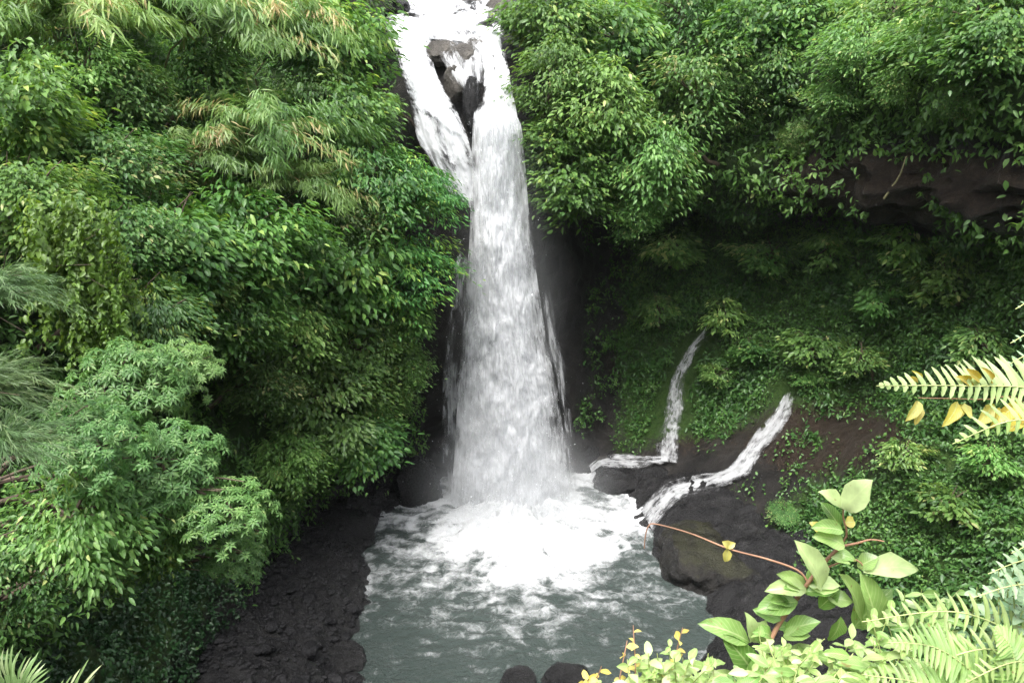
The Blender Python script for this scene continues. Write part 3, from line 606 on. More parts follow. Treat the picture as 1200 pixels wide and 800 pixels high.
        for c in range(150):
            az = g.uniform(0, 2 * np.pi); tilt = g.uniform(.1, 1.35); ln = Rn * g.uniform(.7, 1.25)
            h = np.array([math.cos(az), math.sin(az), 0]); s = np.linspace(.08, 1, 30)
            path = h * (np.sin(tilt) * s + .3 * s ** 2)[:, None] * ln + UP * (np.cos(tilt) * s - .5 * s ** 2.3)[:, None] * ln
            tan = norm(np.gradient(path, axis=0)); k = len(s); ct = np.clip(.5 + g.normal() * .2, .05, .95)
            for rep in range(2):
                ld = norm(tan + g.normal(size=(k, 3)) * .28 + np.array([0, 0, -.15])); LL = g.uniform(.22, .4, k)
                add(path, ld, norm(UP + g.normal(size=(k, 3)) * .5), LL, LL * .055, np.clip(ct + g.normal(size=k) * .12, 0, 1), droop=.2)
    return make_mesh('crown', np.vstack(vs), np.vstack(fs), {'tint': np.concatenate(ts)})

KMAT = {'broad': 'broad', 'fine': 'fine', 'bright': 'bright', 'layered': 'layered', 'bamboo': 'bamboo', 'palmate': 'palmate', 'vine': 'vine', 'plume': 'plume', 'bush': 'under', 'bush_light': 'bright'}
VAR = {}
def crown_variant(kind):
    if kind not in VAR:
        VAR[kind] = []
        for s in range(1 if kind in ('vine',) else 4):
            me = crown_mesh(kind, 100 + 13 * s + len(kind) * 7 + sum(map(ord, kind))); me.materials.append(MAT[KMAT[kind]]); VAR[kind].append(me)
    return random.choice(VAR[kind])

def tube_arrays(path, r0, r1, sides=7):
    path = np.asarray(path, float); n = len(path); t = norm(np.gradient(path, axis=0))
    ref = np.array([.31, .2, .93]); s = norm(np.cross(t, ref)); u = np.cross(s, t)
    a = np.linspace(0, 2 * np.pi, sides, endpoint=False); r = np.linspace(r0, r1, n)[:, None, None]
    v = path[:, None] + r * (s[:, None] * np.cos(a)[None, :, None] + u[:, None] * np.sin(a)[None, :, None])
    f = []
    for i in range(n - 1):
        for j in range(sides):
            k = (j + 1) % sides; f.append((i * sides + j, i * sides + k, (i + 1) * sides + k, (i + 1) * sides + j))
    return v.reshape(-1, 3), np.array(f)

def tubes(name, specs, m, parent=None, sides=7):
    vs, fs, b = [], [], 0
    for path, r0, r1 in specs:
        v, f = tube_arrays(path, r0, r1, sides); vs.append(v); fs.append(f + b); b += len(v)
    return link(name, make_mesh(name, np.vstack(vs), np.vstack(fs), smooth=True), m, parent)

def plant(name, px_, py_, d, rad, kind, label, cat, group, squash=1.0):
    if group == GM: squash, d, kind = .8, d + .4, 'bush' if kind == 'broad' else 'bush_light' if kind == 'bright' else kind if rad < .8 else random.choice(['bush', 'bush_light'])
    dv = Vector(P(px_, py_, 10) - CAM).normalized(); ht = BVH.ray_cast(Vector(CAM), dv)[0]
    off = .75 if group == GM else .4
    if ht and ht.y < d + off * rad: d = ht.y - off * rad
    c = P(px_, py_, d); q = Vector(c) + Vector((0, 0, -rad * .6))
    hit = BVH.find_nearest(q); root = np.array(hit[0]) if hit[0] else c - np.array([0, 0, 2])
    root = root + (root - c) * .02
    o = empty(name, root, label, cat, group)
    k = rad / (1.1 if kind[:4] == 'bush' else 2.0)
    me = crown_variant(kind)
    cr = link('crown' if kind not in ('vine', 'plume') else 'foliage', me, None, o); cr.location = c - root
    cr.rotation_euler = (random.uniform(-.15, .15), random.uniform(-.15, .15), random.uniform(0, 6.28) if kind != 'vine' else 0)
    cr.scale = (k * random.uniform(.9, 1.15), k * random.uniform(.9, 1.15), k * squash * random.uniform(.9, 1.1))
    e = c - root; L = np.linalg.norm(e); bend = np.array([0, 0, .12 * L])
    main_ = lin([np.zeros(3), e * .35 + bend, e * .7 + bend, e], 7) + np.vstack([np.zeros((1, 3)), rng.normal(size=(6, 3)) * .03 * L])
    r0 = {'bamboo': .05, 'plume': .03, 'vine': .035}.get(kind, .05 + .03 * rad)
    specs = [(main_, r0, r0 * .45)]
    for j in range(7):
        dd = norm(rng.normal(size=3) + np.array([0, 0, .4])) * rad * .75
        st = main_[random.randint(3, 6)]; specs.append((lin([st, st + (e + dd - st) * .5 + np.array([0, 0, .1]), e + dd], 4), r0 * .4, r0 * .12))
    t = tubes('trunk' if kind not in ('vine', 'plume', 'bamboo') else ('culm' if kind == 'bamboo' else 'stem'), specs, MAT['culm' if kind == 'bamboo' else 'bark'], o, 5)
    return o

GL, GR, GM = 'plants covering the left cliff', 'trees hanging over the right rim', 'shrubs on the mossy right slope'
PLANTS = [
 # --- left cliff, far part beside the falls
 ('tree', 388, 50, 33, 2.0, 'broad', 'broadleaf tree left of the top stream with yellowish green leaves', 'tree', GL),
 ('tree', 388, -20, 38, 2.2, 'fine', 'small leaved tree at the very top left of the stream', 'tree', GL),
 ('shrub', 400, 140, 31, 1.9, 'broad', 'shrub with large pale glossy leaves left of the upper cascade', 'shrub', GL),
 ('shrub', 440, 128, 33, 1.0, 'bright', 'yellow green shrub crowding the left side of the lip', 'shrub', GL),
 ('tree', 487, 225, 30.5, 1.75, 'layered', 'layered tree whose drooping tiers reach in front of the waterfall', 'tree', GL),
 ('tree', 430, 215, 30, 2.2, 'layered', 'dark tiered tree just behind the one reaching over the falls', 'tree', GL),
 ('tree', 468, 315, 30, 1.9, 'layered', 'tree with dark tiers beside the middle of the waterfall', 'tree', GL),
 ('tree', 395, 325, 28.5, 2.3, 'broad', 'broadleaf tree halfway up the cliff left of the falls', 'tree', GL),
 ('shrub', 428, 405, 29.5, 1.6, 'bright', 'light green leafy shrub left of the lower waterfall', 'shrub', GL),
 ('shrub', 470, 430, 30.5, 1.3, 'bright', 'small leafy shrub nearest the lower left edge of the waterfall', 'shrub', GL),
 ('shrub', 385, 465, 28, 1.9, 'bright', 'dull green leafy shrub above the back of the dark bank', 'shrub', GL),
 ('shrub', 425, 515, 28.5, 1.6, 'broad', 'broadleaf bush hanging low beside the foot of the falls', 'shrub', GL),
 ('shrub', 345, 535, 26, 1.4, 'bright', 'leafy bush hanging over the middle of the black bank', 'shrub', GL),
 # upper left
 ('bamboo', 335, 30, 33, 3.0, 'bamboo', 'feathery pale bamboo clump at the top left of the gorge', 'bamboo', GL),
 ('bamboo', 240, 20, 31, 3.0, 'bamboo', 'feathery green bamboo above the dark holes in the foliage', 'bamboo', GL),
 ('bamboo', 70, 20, 27, 2.8, 'bamboo', 'brown tinged bamboo in the top corner of the left cliff', 'bamboo', GL),
 ('bamboo', 160, -20, 30, 3.0, 'bamboo', 'bamboo clump along the top between the brown tinged one and the dark hole', 'bamboo', GL),
 ('bamboo', 300, 150, 28, 2.5, 'bamboo', 'yellowish arching bamboo sprays in the middle of the left cliff', 'bamboo', GL),
 ('bamboo', 225, 190, 26.5, 2.3, 'bamboo', 'grey green bamboo left of the yellowish arching sprays', 'bamboo', GL),
 ('bamboo', 350, 215, 28, 1.7, 'bamboo', 'short bamboo spray hanging under the yellowish arching one', 'bamboo', GL),
 ('tree', 150, 110, 27, 1.7, 'fine', 'small tree with tiny leaves below the bamboo corner', 'tree', GL),
 ('shrub', 35, 140, 22, 1.8, 'broad', 'pale broadleaf bush at the left edge below the bamboo corner', 'shrub', GL),
 ('shrub', 40, 235, 19, 1.6, 'bright', 'grey green bush on the left edge above the plume grass', 'shrub', GL),
 ('shrub', 130, 200, 23, 1.9, 'fine', 'dense fine leaved shrub right of the pale broadleaf bush', 'shrub', GL),
 ('shrub', 370, 120, 31.5, 1.6, 'fine', 'tangled fine shrub between the bamboo and the glossy leaved shrub', 'shrub', GL),
 ('shrub', 240, 95, 30, 1.6, 'broad', 'dark leaved shrub squeezed between two bamboo clumps', 'shrub', GL),
 ('shrub', 330, 300, 27, 1.6, 'fine', 'fine leaved shrub between the bamboo spray and the tiered trees', 'shrub', GL),
 ('shrub', 300, 350, 25.5, 1.4, 'bright', 'pale shrub directly over the shrub at the cavity rim', 'shrub', GL),
 ('shrub', 150, 280, 21, 1.5, 'fine', 'soft fine leaved shrub touching the bright vine column', 'shrub', GL),
 ('shrub', 440, 475, 30, 1.3, 'bright', 'leafy shrub low beside the side veil of the waterfall', 'shrub', GL),
 ('shrub', 100, 80, 26, 1.5, 'bright', 'light shrub poking out under the brown tinged bamboo', 'shrub', GL),
 ('shrub', 420, 300, 29.5, 1.4, 'bright', 'bright shrub wedged between the tiered trees', 'shrub', GL),
 ('shrub', 395, 265, 29, 1.6, 'fine', 'fine leaved shrub above the bright wedge shrub', 'shrub', GL),
 ('shrub', 475, 375, 30.3, 1.1, 'broad', 'broadleaf shrub halfway down the left edge of the falls', 'shrub', GL),
 ('shrub', 230, 330, 23, 1.5, 'bright', 'light shrub just above the deep green one at the cavity', 'shrub', GL),
 # middle left
 ('vine', 85, 310, 17.5, 1.7, 'vine', 'bright yellow green vine hanging in a column on the left', 'vine', GL),
 ('vine', 118, 350, 17.5, 1.3, 'vine', 'shorter bright vine tail right of the hanging column', 'vine', GL),
 ('tree', 205, 285, 22.5, 2.1, 'broad', 'broadleaf tree right of the bright hanging vine', 'tree', GL),
 ('tree', 290, 280, 25, 2.0, 'broad', 'dark broadleaf tree below the yellowish bamboo', 'tree', GL),
 ('shrub', 345, 380, 26.5, 1.7, 'bright', 'light shrub right of the dark cavity in the left cliff', 'shrub', GL),
 ('shrub', 180, 370, 19.5, 1.5, 'layered', 'blue green drooping shrub below the broadleaf tree', 'shrub', GL),
 ('shrub', 265, 385, 23.5, 1.5, 'broad', 'deep green shrub over the dark cavity', 'shrub', GL),
 ('shrub', 310, 450, 25, 1.2, 'fine', 'scrubby shrub at the right rim of the dark cavity', 'shrub', GL),
 # near left
 ('plume_grass', -12, 355, 11, 1.0, 'plume', 'grey green plume of fine needles on the left edge', 'plume grass', GL),
 ('plume_grass', -35, 470, 8.5, .9, 'plume', 'pale arching plume grass on the left edge at mid height', 'plume grass', GL),
 ('plume_grass', 5, 535, 8.0, .7, 'plume', 'lowest spiky plume grass above the shaded bush', 'plume grass', GL),
 ('shrub', 150, 460, 15, 1.3, 'palmate', 'pale bush with leaves in rosettes under the hanging vine', 'shrub', GL),
 ('shrub', 215, 440, 16.5, 1.0, 'palmate', 'smaller rosette bush at the left rim of the dark cavity', 'shrub', GL),
 ('shrub', 185, 560, 12.5, 1.15, 'palmate', 'large near bush with pale rosette leaves leaning over the gorge', 'shrub', GL),
 ('shrub', 262, 605, 12.5, .95, 'palmate', 'outermost leafy spray of the near bushes reaching over the bank', 'shrub', GL),
 ('shrub', 110, 525, 11.5, 1.0, 'palmate', 'rosette leaved bush beside the spiky plume grass', 'shrub', GL),
 ('shrub', 90, 610, 11.5, 1.15, 'bright', 'mid green bush under the rosette bushes at the left edge', 'shrub', GL),
 ('shrub', 25, 660, 11, .8, 'fine', 'shaded small leaved bush above the grass tuft', 'shrub', GL),
 ('shrub', 275, 660, 12.6, .55, 'palmate', 'small lowest spray with pale leaf tips dangling over the black bank', 'shrub', GL),
 ('shrub', 190, 635, 12.5, .7, 'broad', 'dark leaved bush in the shade beneath the rosette bushes', 'shrub', GL),
 ('shrub', 125, 670, 12.5, .7, 'fine', 'small bush with sparse leaves at the head of the creeper slope', 'shrub', GL),
 # --- right rim
 ('tree', 645, 25, 37, 2.0, 'broad', 'bright broadleaf tree right of the top stream', 'tree', GR),
 ('tree', 655, 95, 35, 1.95, 'bright', 'light green tree overhanging the right of the waterfall lip', 'tree', GR),
 ('tree', 650, 170, 34.3, 1.6, 'broad', 'large leaved tree hanging beside the upper fall', 'tree', GR),
 ('tree', 672, 222, 34, 1.9, 'broad', 'lowest hanging tree right of the falls over the dark hollow', 'tree', GR),
 ('tree', 720, 40, 38, 2.6, 'broad', 'dark broadleaf tree along the top right of the stream', 'tree', GR),
 ('tree', 710, 130, 34.5, 2.4, 'bright', 'dense pale tree in the middle of the right hand mass', 'tree', GR),
 ('tree', 770, 190, 34, 2.2, 'bright', 'pale rounded tree hanging over the dark hollow', 'tree', GR),
 ('tree', 810, 110, 35, 2.4, 'fine', 'pale tree with tiny dense leaves at the right of the mass', 'tree', GR),
 ('tree', 745, 245, 34.2, 1.2, 'bright', 'small leafy branch tip dipping lowest into the dark hollow', 'tree', GR),
 ('tree', 858, 115, 36, 1.4, 'fine', 'small pale tree at the edge of the shaded hollow', 'tree', GR),
 ('tree', 800, 15, 39, 2.4, 'fine', 'brownish twiggy tree at the top of the right rim', 'tree', GR),
 ('tree', 890, 40, 38, 2.3, 'broad', 'dark blue green tree at the top right of the rim', 'tree', GR),
 ('tree', 960, 30, 37, 2.0, 'broad', 'shadowy tree beside the pale bare trunk', 'tree', GR),
 ('tree', 910, 80, 36.5, 1.4, 'broad', 'dark leafy tree over the grassy ledge', 'tree', GR),
 ('tree', 1010, 62, 33, 1.4, 'bright', 'bright tree with leaf tiers over brown gaps', 'tree', GR),
 ('tree', 985, 112, 32.5, 1.0, 'bright', 'yellow green leaf tier hanging over the bare brown overhang', 'tree', GR),
 ('tree', 1075, 50, 32, 1.5, 'bright', 'light green tree right of the brown gaps', 'tree', GR),
 ('tree', 1050, 105, 31.5, .95, 'bright', 'short leafy branch fringing the bare brown rock', 'tree', GR),
 ('tree', 1050, 10, 34, 2.0, 'bright', 'leafy tree at the top above the brown gaps', 'tree', GR),
 ('tree', 1140, 25, 31, 2.0, 'bright', 'leafy tree in the top right corner', 'tree', GR),
 ('tree', 1165, 55, 29.5, 1.4, 'broad', 'dark tree by the right edge over the bare rock', 'tree', GR),
 ('shrub', 1125, 115, 30, .7, 'fine', 'small fringe shrub on top of the dark bare rock', 'shrub', GR),
 ('shrub', 935, 160, 36, .7, 'fine', 'olive tuft of drooping growth on the brown overhang', 'shrub', GR),
 # --- right slope
 ('shrub', 952, 408, 33.5, 1.4, 'bright', 'rounded light green shrub above the winding rivulet', 'shrub', GM),
 ('shrub', 1030, 355, 34, 1.3, 'fine', 'dark shrub right of the rounded green one', 'shrub', GM),
 ('shrub', 900, 300, 38, 1.5, 'fine', 'deeply shaded shrub under the overhang', 'shrub', GM),
 ('shrub', 1110, 330, 31, 1.4, 'fine', 'olive shrub below the bare rock at the right', 'shrub', GM),
 ('shrub', 1010, 420, 31, 1.0, 'fine', 'low shrub at the upper end of the brown soil patch', 'shrub', GM),
 ('shrub', 1110, 590, 24, 1.0, 'fine', 'green shrub on the slope behind the fern fronds', 'shrub', GM),
 ('shrub', 946, 446, 35, .75, 'bright', 'small leafy shrub hiding the head of the winding rivulet', 'shrub', GM),
 ('shrub', 770, 360, 38, 1.1, 'bright', 'green shrub over the top of the straight thin cascade', 'shrub', GM),
 ('shrub', 850, 370, 38, 1.2, 'bright', 'green shrub right of the straight thin cascade top', 'shrub', GM),
 ('shrub', 790, 290, 39, 1.5, 'bright', 'shaded leafy shrub below the hanging trees', 'shrub', GM),
 ('shrub', 970, 290, 37, 1.4, 'bright', 'leafy shrub in the upper middle of the mossy hollow', 'shrub', GM),
 ('shrub', 1060, 290, 34, 1.2, 'broad', 'broadleaf shrub just below the bare brown overhang', 'shrub', GM),
 ('shrub', 1150, 400, 29, 1.1, 'bright', 'leafy shrub behind the tip of the blue green fronds', 'shrub', GM),
 ('shrub', 880, 410, 36.5, .9, 'broad', 'small broadleaf shrub left of the rounded green one', 'shrub', GM),
 ('shrub', 1060, 530, 27, .8, 'bright', 'low leafy shrub on the slope right of the soil patch', 'shrub', GM),
 ('shrub', 1160, 540, 24, .9, 'fine', 'fine leaved shrub below the short bright frond', 'shrub', GM),
 ('shrub', 920, 600, 28, .6, 'fine', 'low mossy tuft on the rock behind the reddish branch', 'shrub', GM),
 ('shrub', 840, 440, 36, .9, 'fine', 'small mossy shrub between the two thin cascades', 'shrub', GM),
]
for q in PLANTS: plant(*q)
hit = [BVH.ray_cast(Vector(CAM), Vector(P(*q, 10) - CAM).normalized())[0] for q in ((1056, 182), (1034, 232))]
if all(hit):
    so_ = np.array(hit[1]); st0 = np.array(hit[0]); o = tubes('dead_stick', [(lin([np.zeros(3), (st0 - so_) * .5 + np.array([.1, -.3, .1]), st0 - so_ + np.array([0, -.25, 0])], 6) + np.array([0, -.15, 0]), .05, .03)], MAT['culm'], None, 6)
    o.location = so_; tag(o, 'pale thin stick leaning against the bare brown overhang', 'stick')

# ------------------------------------------------------------------ ground cover clinging to the slopes (uncountable)
wet = np.ones(len(px))
for r_, *_ in STREAMS[:2]:
    q = catmull([((a_ + c_) / 2, (b_ + d_) / 2, abs(c_ - a_) / 2 + abs(d_ - b_) / 2) for a_, b_, c_, d_ in r_], 60)
    for x_, y_, h_ in q: wet *= 1 - ((np.abs(px - x_) < h_ + 9) & (np.abs(py - y_) < 11))
wet[SS < 7] = 1
def cover(name, sel, dens, Lr, Wr, m, off, seed, patch=.0):
    g = np.random.default_rng(seed)
    tri = np.vstack([HF[:, [0, 1, 2]], HF[:, [0, 2, 3]]]); a, b, c = (flat[tri[:, k]] for k in range(3))
    ar = np.linalg.norm(np.cross(b - a, c - a), axis=1) / 2; wgt = ar * sel[tri].mean(1)
    n = int(wgt.sum() * dens); i = g.choice(len(tri), n, p=wgt / wgt.sum())
    r1, r2 = np.sqrt(g.random(n))[:, None], g.random(n)[:, None]
    p = a[i] * (1 - r1) + b[i] * r1 * (1 - r2) + c[i] * r1 * r2
    nn = norm(np.cross(b - a, c - a))[i]; nn = nn * np.sign((nn * (np.array([0, 22, 14.0]) - p)).sum(1))[:, None]
    cl = fbm(p * 1.3, 3, seed); k = cl > -.55 + patch; p, nn, cl = p[k], nn[k], cl[k]; n = len(p)
    q = p + nn * (np.clip(cl + .35, 0, 1) * off * g.uniform(.3, 1.1, n))[:, None]
    nm = norm(nn * .6 + np.array([0, 0, .7]) + g.normal(size=(n, 3)) * .4)
    ld = norm(nn * .4 + g.normal(size=(n, 3)) * .6 + np.array([0, 0, -.5])); LL = g.uniform(*Lr, n)
    t = np.clip(.4 + cl * .5 + g.normal(size=n) * .15, 0, 1)
    v, f, tv = leaf_batch(q, ld, nm, LL, LL * g.uniform(*Wr, n), t)
    return tag(link(name, make_mesh(name, v, f, {'tint': tv}), MAT[m]), kind='stuff')
infr = ((px > -120) & (px < 1320) & (py > -120) & (py < 900)).astype(float)
leftm = infr * (SS < 5.1) * sstep(flat[:, 2], .8, 2.2) * (1 - .85 * np.exp(-((SS - 5.2) / .35) ** 2))
dark = 1 - .9 * np.clip(blob(270, 480, 55, 60) + blob(100, 90, 40, 30) + blob(280, 95, 25, 20), 0, 1)
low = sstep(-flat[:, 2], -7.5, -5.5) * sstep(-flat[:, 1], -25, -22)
cover('painted_shade_creeper', leftm * low, 170, (.08, .18), (.4, .7), 'shade', .7, 221)  # low left creeper, its leaf colour darkened to paint in shade from plants above
cover('undergrowth', leftm * dark * (1 - low), 170, (.12, .26), (.3, .55), 'under', 1.3, 201)
topr = infr * (SS > 6.9) * sstep(flat[:, 2], 12.6, 13.8) * np.maximum(1 - sstep(blob(1105, 228, 150, 52) + .25 * nz, .3, .5), .9 * sstep(fbm(flat * .75, 3, 215), .1, .3))
cover('rim_undergrowth', topr, 60, (.15, .34), (.35, .6), 'under', .9, 203)
rslope = infr * (SS > 7.0) * (flat[:, 2] < 12.8) * np.clip(moss * 1.2 - .25, 0, 1) * sstep(flat[:, 2], .6, 1.6)
rslope = np.maximum(rslope, infr * (SS > 7.0) * (flat[:, 2] < 12.8) * sstep(flat[:, 2], 1.0, 2.2) * .45 * sstep(fbm(flat * .9, 4, 213), .02, .32))
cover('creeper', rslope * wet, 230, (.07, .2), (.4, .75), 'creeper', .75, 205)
rslope = rslope * wet
hang = rslope * sstep(fbm(flat * .45, 3, 209), -.1, .25)
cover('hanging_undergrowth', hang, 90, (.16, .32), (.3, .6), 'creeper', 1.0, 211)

# ------------------------------------------------------------------ spray mist
def mist(dens):
    m = bpy.data.materials.new('spray_mist'); nt, N, L = nodes_of(m)
    tc = N('TexCoord'); ln = N('VectorMath', operation='LENGTH'); L(tc.outputs['Object'], ln.inputs[0])
    mr = N('MapRange', interpolation_type='SMOOTHSTEP'); mr.inputs['From Min'].default_value = 1; mr.inputs['From Max'].default_value = 0; mr.inputs['To Max'].default_value = dens; L(ln.outputs['Value'], mr.inputs['Value'])
    nz_ = N('TexNoise'); nz_.inputs['Scale'].default_value = 2.2; nz_.inputs['Detail'].default_value = 3; L(tc.outputs['Object'], nz_.inputs['Vector'])
    mu = N('Math', operation='MULTIPLY'); L(mr.outputs[0], mu.inputs[0]); L(nz_.outputs[0], mu.inputs[1])
    v = N('VolumePrincipled'); v.inputs['Color'].default_value = (.93, .95, .97, 1); v.inputs['Anisotropy'].default_value = .2; L(mu.outputs[0], v.inputs['Density'])
    o = N('OutputMaterial'); L(v.outputs[0], o.inputs['Volume']); return m
import bmesh
bm = bmesh.new(); bmesh.ops.create_icosphere(bm, subdivisions=3, radius=1); me = bpy.data.meshes.new('spray_mist'); bm.to_mesh(me); bm.free()
mo = link('spray_mist', me, mist(.5), loc=(.1, 30.8, .9)); mo.scale = (5.2, 3.6, 4.6); tag(mo, kind='stuff')
mo = link('spray_mist', me.copy(), None, loc=(-.2, 32.6, 8.0)); mo.data.materials.clear(); mo.data.materials.append(mist(.27)); mo.scale = (3.1, 1.6, 10.5); tag(mo, kind='stuff')

# ------------------------------------------------------------------ near bank plants
ST = np.array([0, .12, .3, .5, .7, .88, 1.0])
def near_leaf(base, tip, nrm, width, curl=.12, fold=.15, shape=(0.05, .55, .95, 1.0, .8, .42, .0), tint=.5, tipc=0.0):
    base, tip = np.asarray(base, float), np.asarray(tip, float); d = tip - base; L = np.linalg.norm(d); d = d / L
    s = norm(np.cross(d, nrm)); u = np.cross(s, d); sh = np.array(shape)
    mid = base + d * (ST * L)[:, None] + u * (curl * L * 4 * ST * (1 - ST))[:, None]
    ph = random.uniform(0, 6.28); sh = sh * (1 + .08 * np.sin(ST * 9 + ph)); wv = (sh * width / 2)[:, None]
    mid = mid + s * (random.uniform(-.06, .06) * L * np.sin(ST * 3.1))[:, None]; wob = (u * (.07 * width * np.sin(ST * 11 + ph))[:, None])
    v = np.stack([mid - s * wv + u * wv * fold * 2 + wob, mid - s * wv * .5 + u * wv * fold * .8, mid, mid + s * wv * .5 + u * wv * fold * .8, mid + s * wv + u * wv * fold * 2 - wob * .8], 1).reshape(-1, 3)
    return v, grid_faces(5, 7), np.clip(tint + tipc * np.repeat(ST, 5), 0, 1), np.tile([-1, -.5, 0, .5, 1], 7), np.repeat(ST, 5)

class Leaves:
    def __init__(s): s.v, s.f, s.t, s.a, s.l, s.b = [], [], [], [], [], 0
    def add(s, *a, **k):
        v, f, t, a_, l_ = near_leaf(*a, **k); s.a.append(a_); s.l.append(l_); s.v.append(v); s.f.append(f + s.b); s.t.append(t); s.b += len(v)
    def build(s, name, m, parent, org):
        o = link(name, make_mesh(name, np.vstack(s.v) - org, np.vstack(s.f), {'tint': np.concatenate(s.t), 'across': np.concatenate(s.a), 'along': np.concatenate(s.l)}, smooth=True), m, parent); return o

UPV = np.array([0, 0, 1.0]); TOCAM = np.array([0, -1, .35])
GN = 'plants on the near bank below the camera'
# climbing shrub with reddish branch and broad pale leaves
org = P(880, 860, 2.25); org[2] = 16.0
shrub = empty('climbing_shrub', org, 'sunlit shrub with broad pale leaves on a reddish branch above the boulder', 'shrub', GN)
D0 = 2.4
stem = catmull([org, P(885, 800, 2.35), P(905, 745, 2.4), P(938, 695, 2.42), P(965, 660, 2.42), P(985, 640, 2.42)], 24)
br1 = catmull([P(985, 640, 2.42), P(1005, 636, 2.42), P(1020, 632, 2.42), P(1036, 634, 2.42)], 10)
br2 = catmull([P(975, 650, 2.42), P(992, 628, 2.42), P(988, 605, 2.42), P(990, 585, 2.42)], 10)
br3 = catmull([P(960, 668, 2.42), P(1000, 655, 2.42), P(1015, 668, 2.42)], 8)
tw = catmull([P(948, 684, 2.42), P(935, 668, 2.45), P(900, 655, 2.5), P(855, 643, 2.6), P(810, 625, 2.7), P(770, 614, 2.75), P(760, 616, 2.75), P(756, 630, 2.75), P(755, 642, 2.75)], 40)
tubes('stem', [(stem - org, .011, .006), (br1 - org, .005, .002), (br2 - org, .005, .002), (br3 - org, .004, .002)], MAT['twig'], shrub)
tubes('bare_twig', [(tw - org, .0042, .0022)], MAT['twig'], shrub)
lv = Leaves()
SPEC = [ # base px, tip px, width px, tint, depth shift
 (988, 596, 1023, 562, 34, 1.0, 0), (986, 594, 958, 576, 20, .95, .0), (985, 620, 962, 588, 22, .3, .03), (988, 622, 950, 618, 20, .6, .0), (990, 640, 952, 628, 26, .75, -.02),
 (962, 690, 930, 632, 34, .97, -.03), (958, 688, 950, 640, 24, .8, .02), (1012, 670, 1076, 668, 30, .97, .0), (1005, 664, 1030, 652, 22, .7, .03),
 (1010, 735, 985, 672, 36, .85, .03), (1030, 742, 1010, 672, 46, .72, .0), (1000, 735, 1046, 690, 34, .6, .04), (945, 690, 896, 692, 24, .93, .0), (948, 694, 910, 672, 22, .8, .03),
 (935, 705, 886, 716, 30, .55, .0), (930, 712, 905, 690, 20, .3, .03), (878, 752, 818, 730, 30, .6, .0), (880, 752, 872, 716, 22, .97, .0), (884, 752, 898, 726, 22, .95, .02),
 (884, 790, 846, 742, 34, .35, .0), (880, 800, 858, 752, 30, .25, .03), (874, 812, 898, 758, 34, .5, -.02), (880, 806, 920, 770, 28, .75, .02), (918, 740, 962, 728, 24, .55, .02),
 (918, 745, 950, 745, 20, .7, .0), (915, 770, 965, 760, 24, .9, .02), (905, 790, 950, 782, 24, .8, .0), (960, 712, 985, 690, 20, .4, .05), (985, 722, 970, 750, 20, .5, .02),
 (935, 755, 940, 800, 22, .6, .0), (900, 800, 930, 830, 24, .6, .0), (860, 800, 830, 790, 24, .85, .0), (970, 700, 1000, 705, 20, .75, .03)]
for bx_, by_, tx, ty, wd, tn, dd in SPEC:
    b_, t_ = P(bx_, by_, D0 + dd), P(tx, ty, D0 + dd + random.uniform(-.05, .03))
    lv.add(b_, t_, norm(np.array([random.uniform(-.4, .4), -.55, .85])), wd / FPX * 2.75, curl=random.uniform(.04, .14), fold=random.uniform(.05, .25), tint=tn, tipc=-.08)
lv.build('leaves', MAT['near'], shrub, org)
ly = Leaves()
for bx_, by_, tx, ty, wd in [(856, 642, 846, 634, 10), (852, 642, 850, 658, 11), (850, 641, 862, 636, 9), (990, 612, 1002, 612, 14), (968, 622, 948, 612, 14)]:
    dq = 2.6 if bx_ < 900 else 2.44
    ly.add(P(bx_, by_, dq), P(tx, ty, dq), norm(np.array([0, -.8, .6])), wd / FPX * 2.9, tint=.75)
ly.build('yellow_leaves', MAT['yellow'], shrub, org)

def frond(lv_, path, plen, n, nrm, up_ratio=.75, sweep=.35, tint=.6, droop=.15, tipc=0.1, wr=.2, skip=.0):
    q = catmull(path, n + 2); tan = norm(np.gradient(q, axis=0))
    for i in range(1, n + 1):
        s = i / n; taper = math.sin(min(1, (1 - s) * 1.6 + .06) * math.pi / 2) * (1 - .3 * (1 - min(1, s * 4)))
        sd_ = norm(np.cross(tan[i], nrm))
        for sg, rt in ((1, 1.0), (-1, up_ratio)):
            if random.random() < skip: continue
            L = plen * taper * rt * random.uniform(.9, 1.08)
            d = norm(sd_ * sg + tan[i] * sweep - np.asarray(nrm) * droop + rng.normal(size=3) * .05)
            lv_.add(q[i], q[i] + d * L, nrm, max(L * wr, plen * .12), curl=.03, fold=.1, tint=np.clip(tint + random.uniform(-.12, .12), 0, 1), shape=(.8, 1, .95, .85, .68, .4, 0), tipc=tipc)
    return q

def fern(label, root, fr, plen, m='fern', tint=.6, n=26, name='fern', wr=.2):
    o = empty(name, root, label, 'fern', GN); L_, st_ = Leaves(), []
    for path, pl, nr, ur, dr_ in fr:
        q = frond(L_, path, pl, n, norm(np.array(nr, float)), ur, tint=tint, droop=dr_, wr=wr); st_.append((q - root, .004, .0012))
    L_.build('fronds', MAT[m], o, root); tubes('stalks', st_, MAT['rachis'], o, 5); return o
rt = P(1290, 640, 2.3); rt[2] = 16.2
fern('arching sunlit fern frond pointing left over the mossy slope', rt, [([rt, P(1300, 500, 2.25), P(1220, 458, 2.15), P(1130, 452, 2.08), P(1027, 452, 2.0)], 50 / FPX * 2.3, (.05, -.8, .6), .55, .3)], 0, n=40, tint=.75)
rt2 = P(1280, 680, 2.0); rt2[2] = 16.2
fern('short bright green fern frond just below the long arching one', rt2, [([rt2, P(1260, 540, 2.0), P(1200, 492, 1.95), P(1116, 520, 1.9)], 48 / FPX * 2.1, (.1, -.8, .6), .5, .3)], 0, n=22, tint=.55)
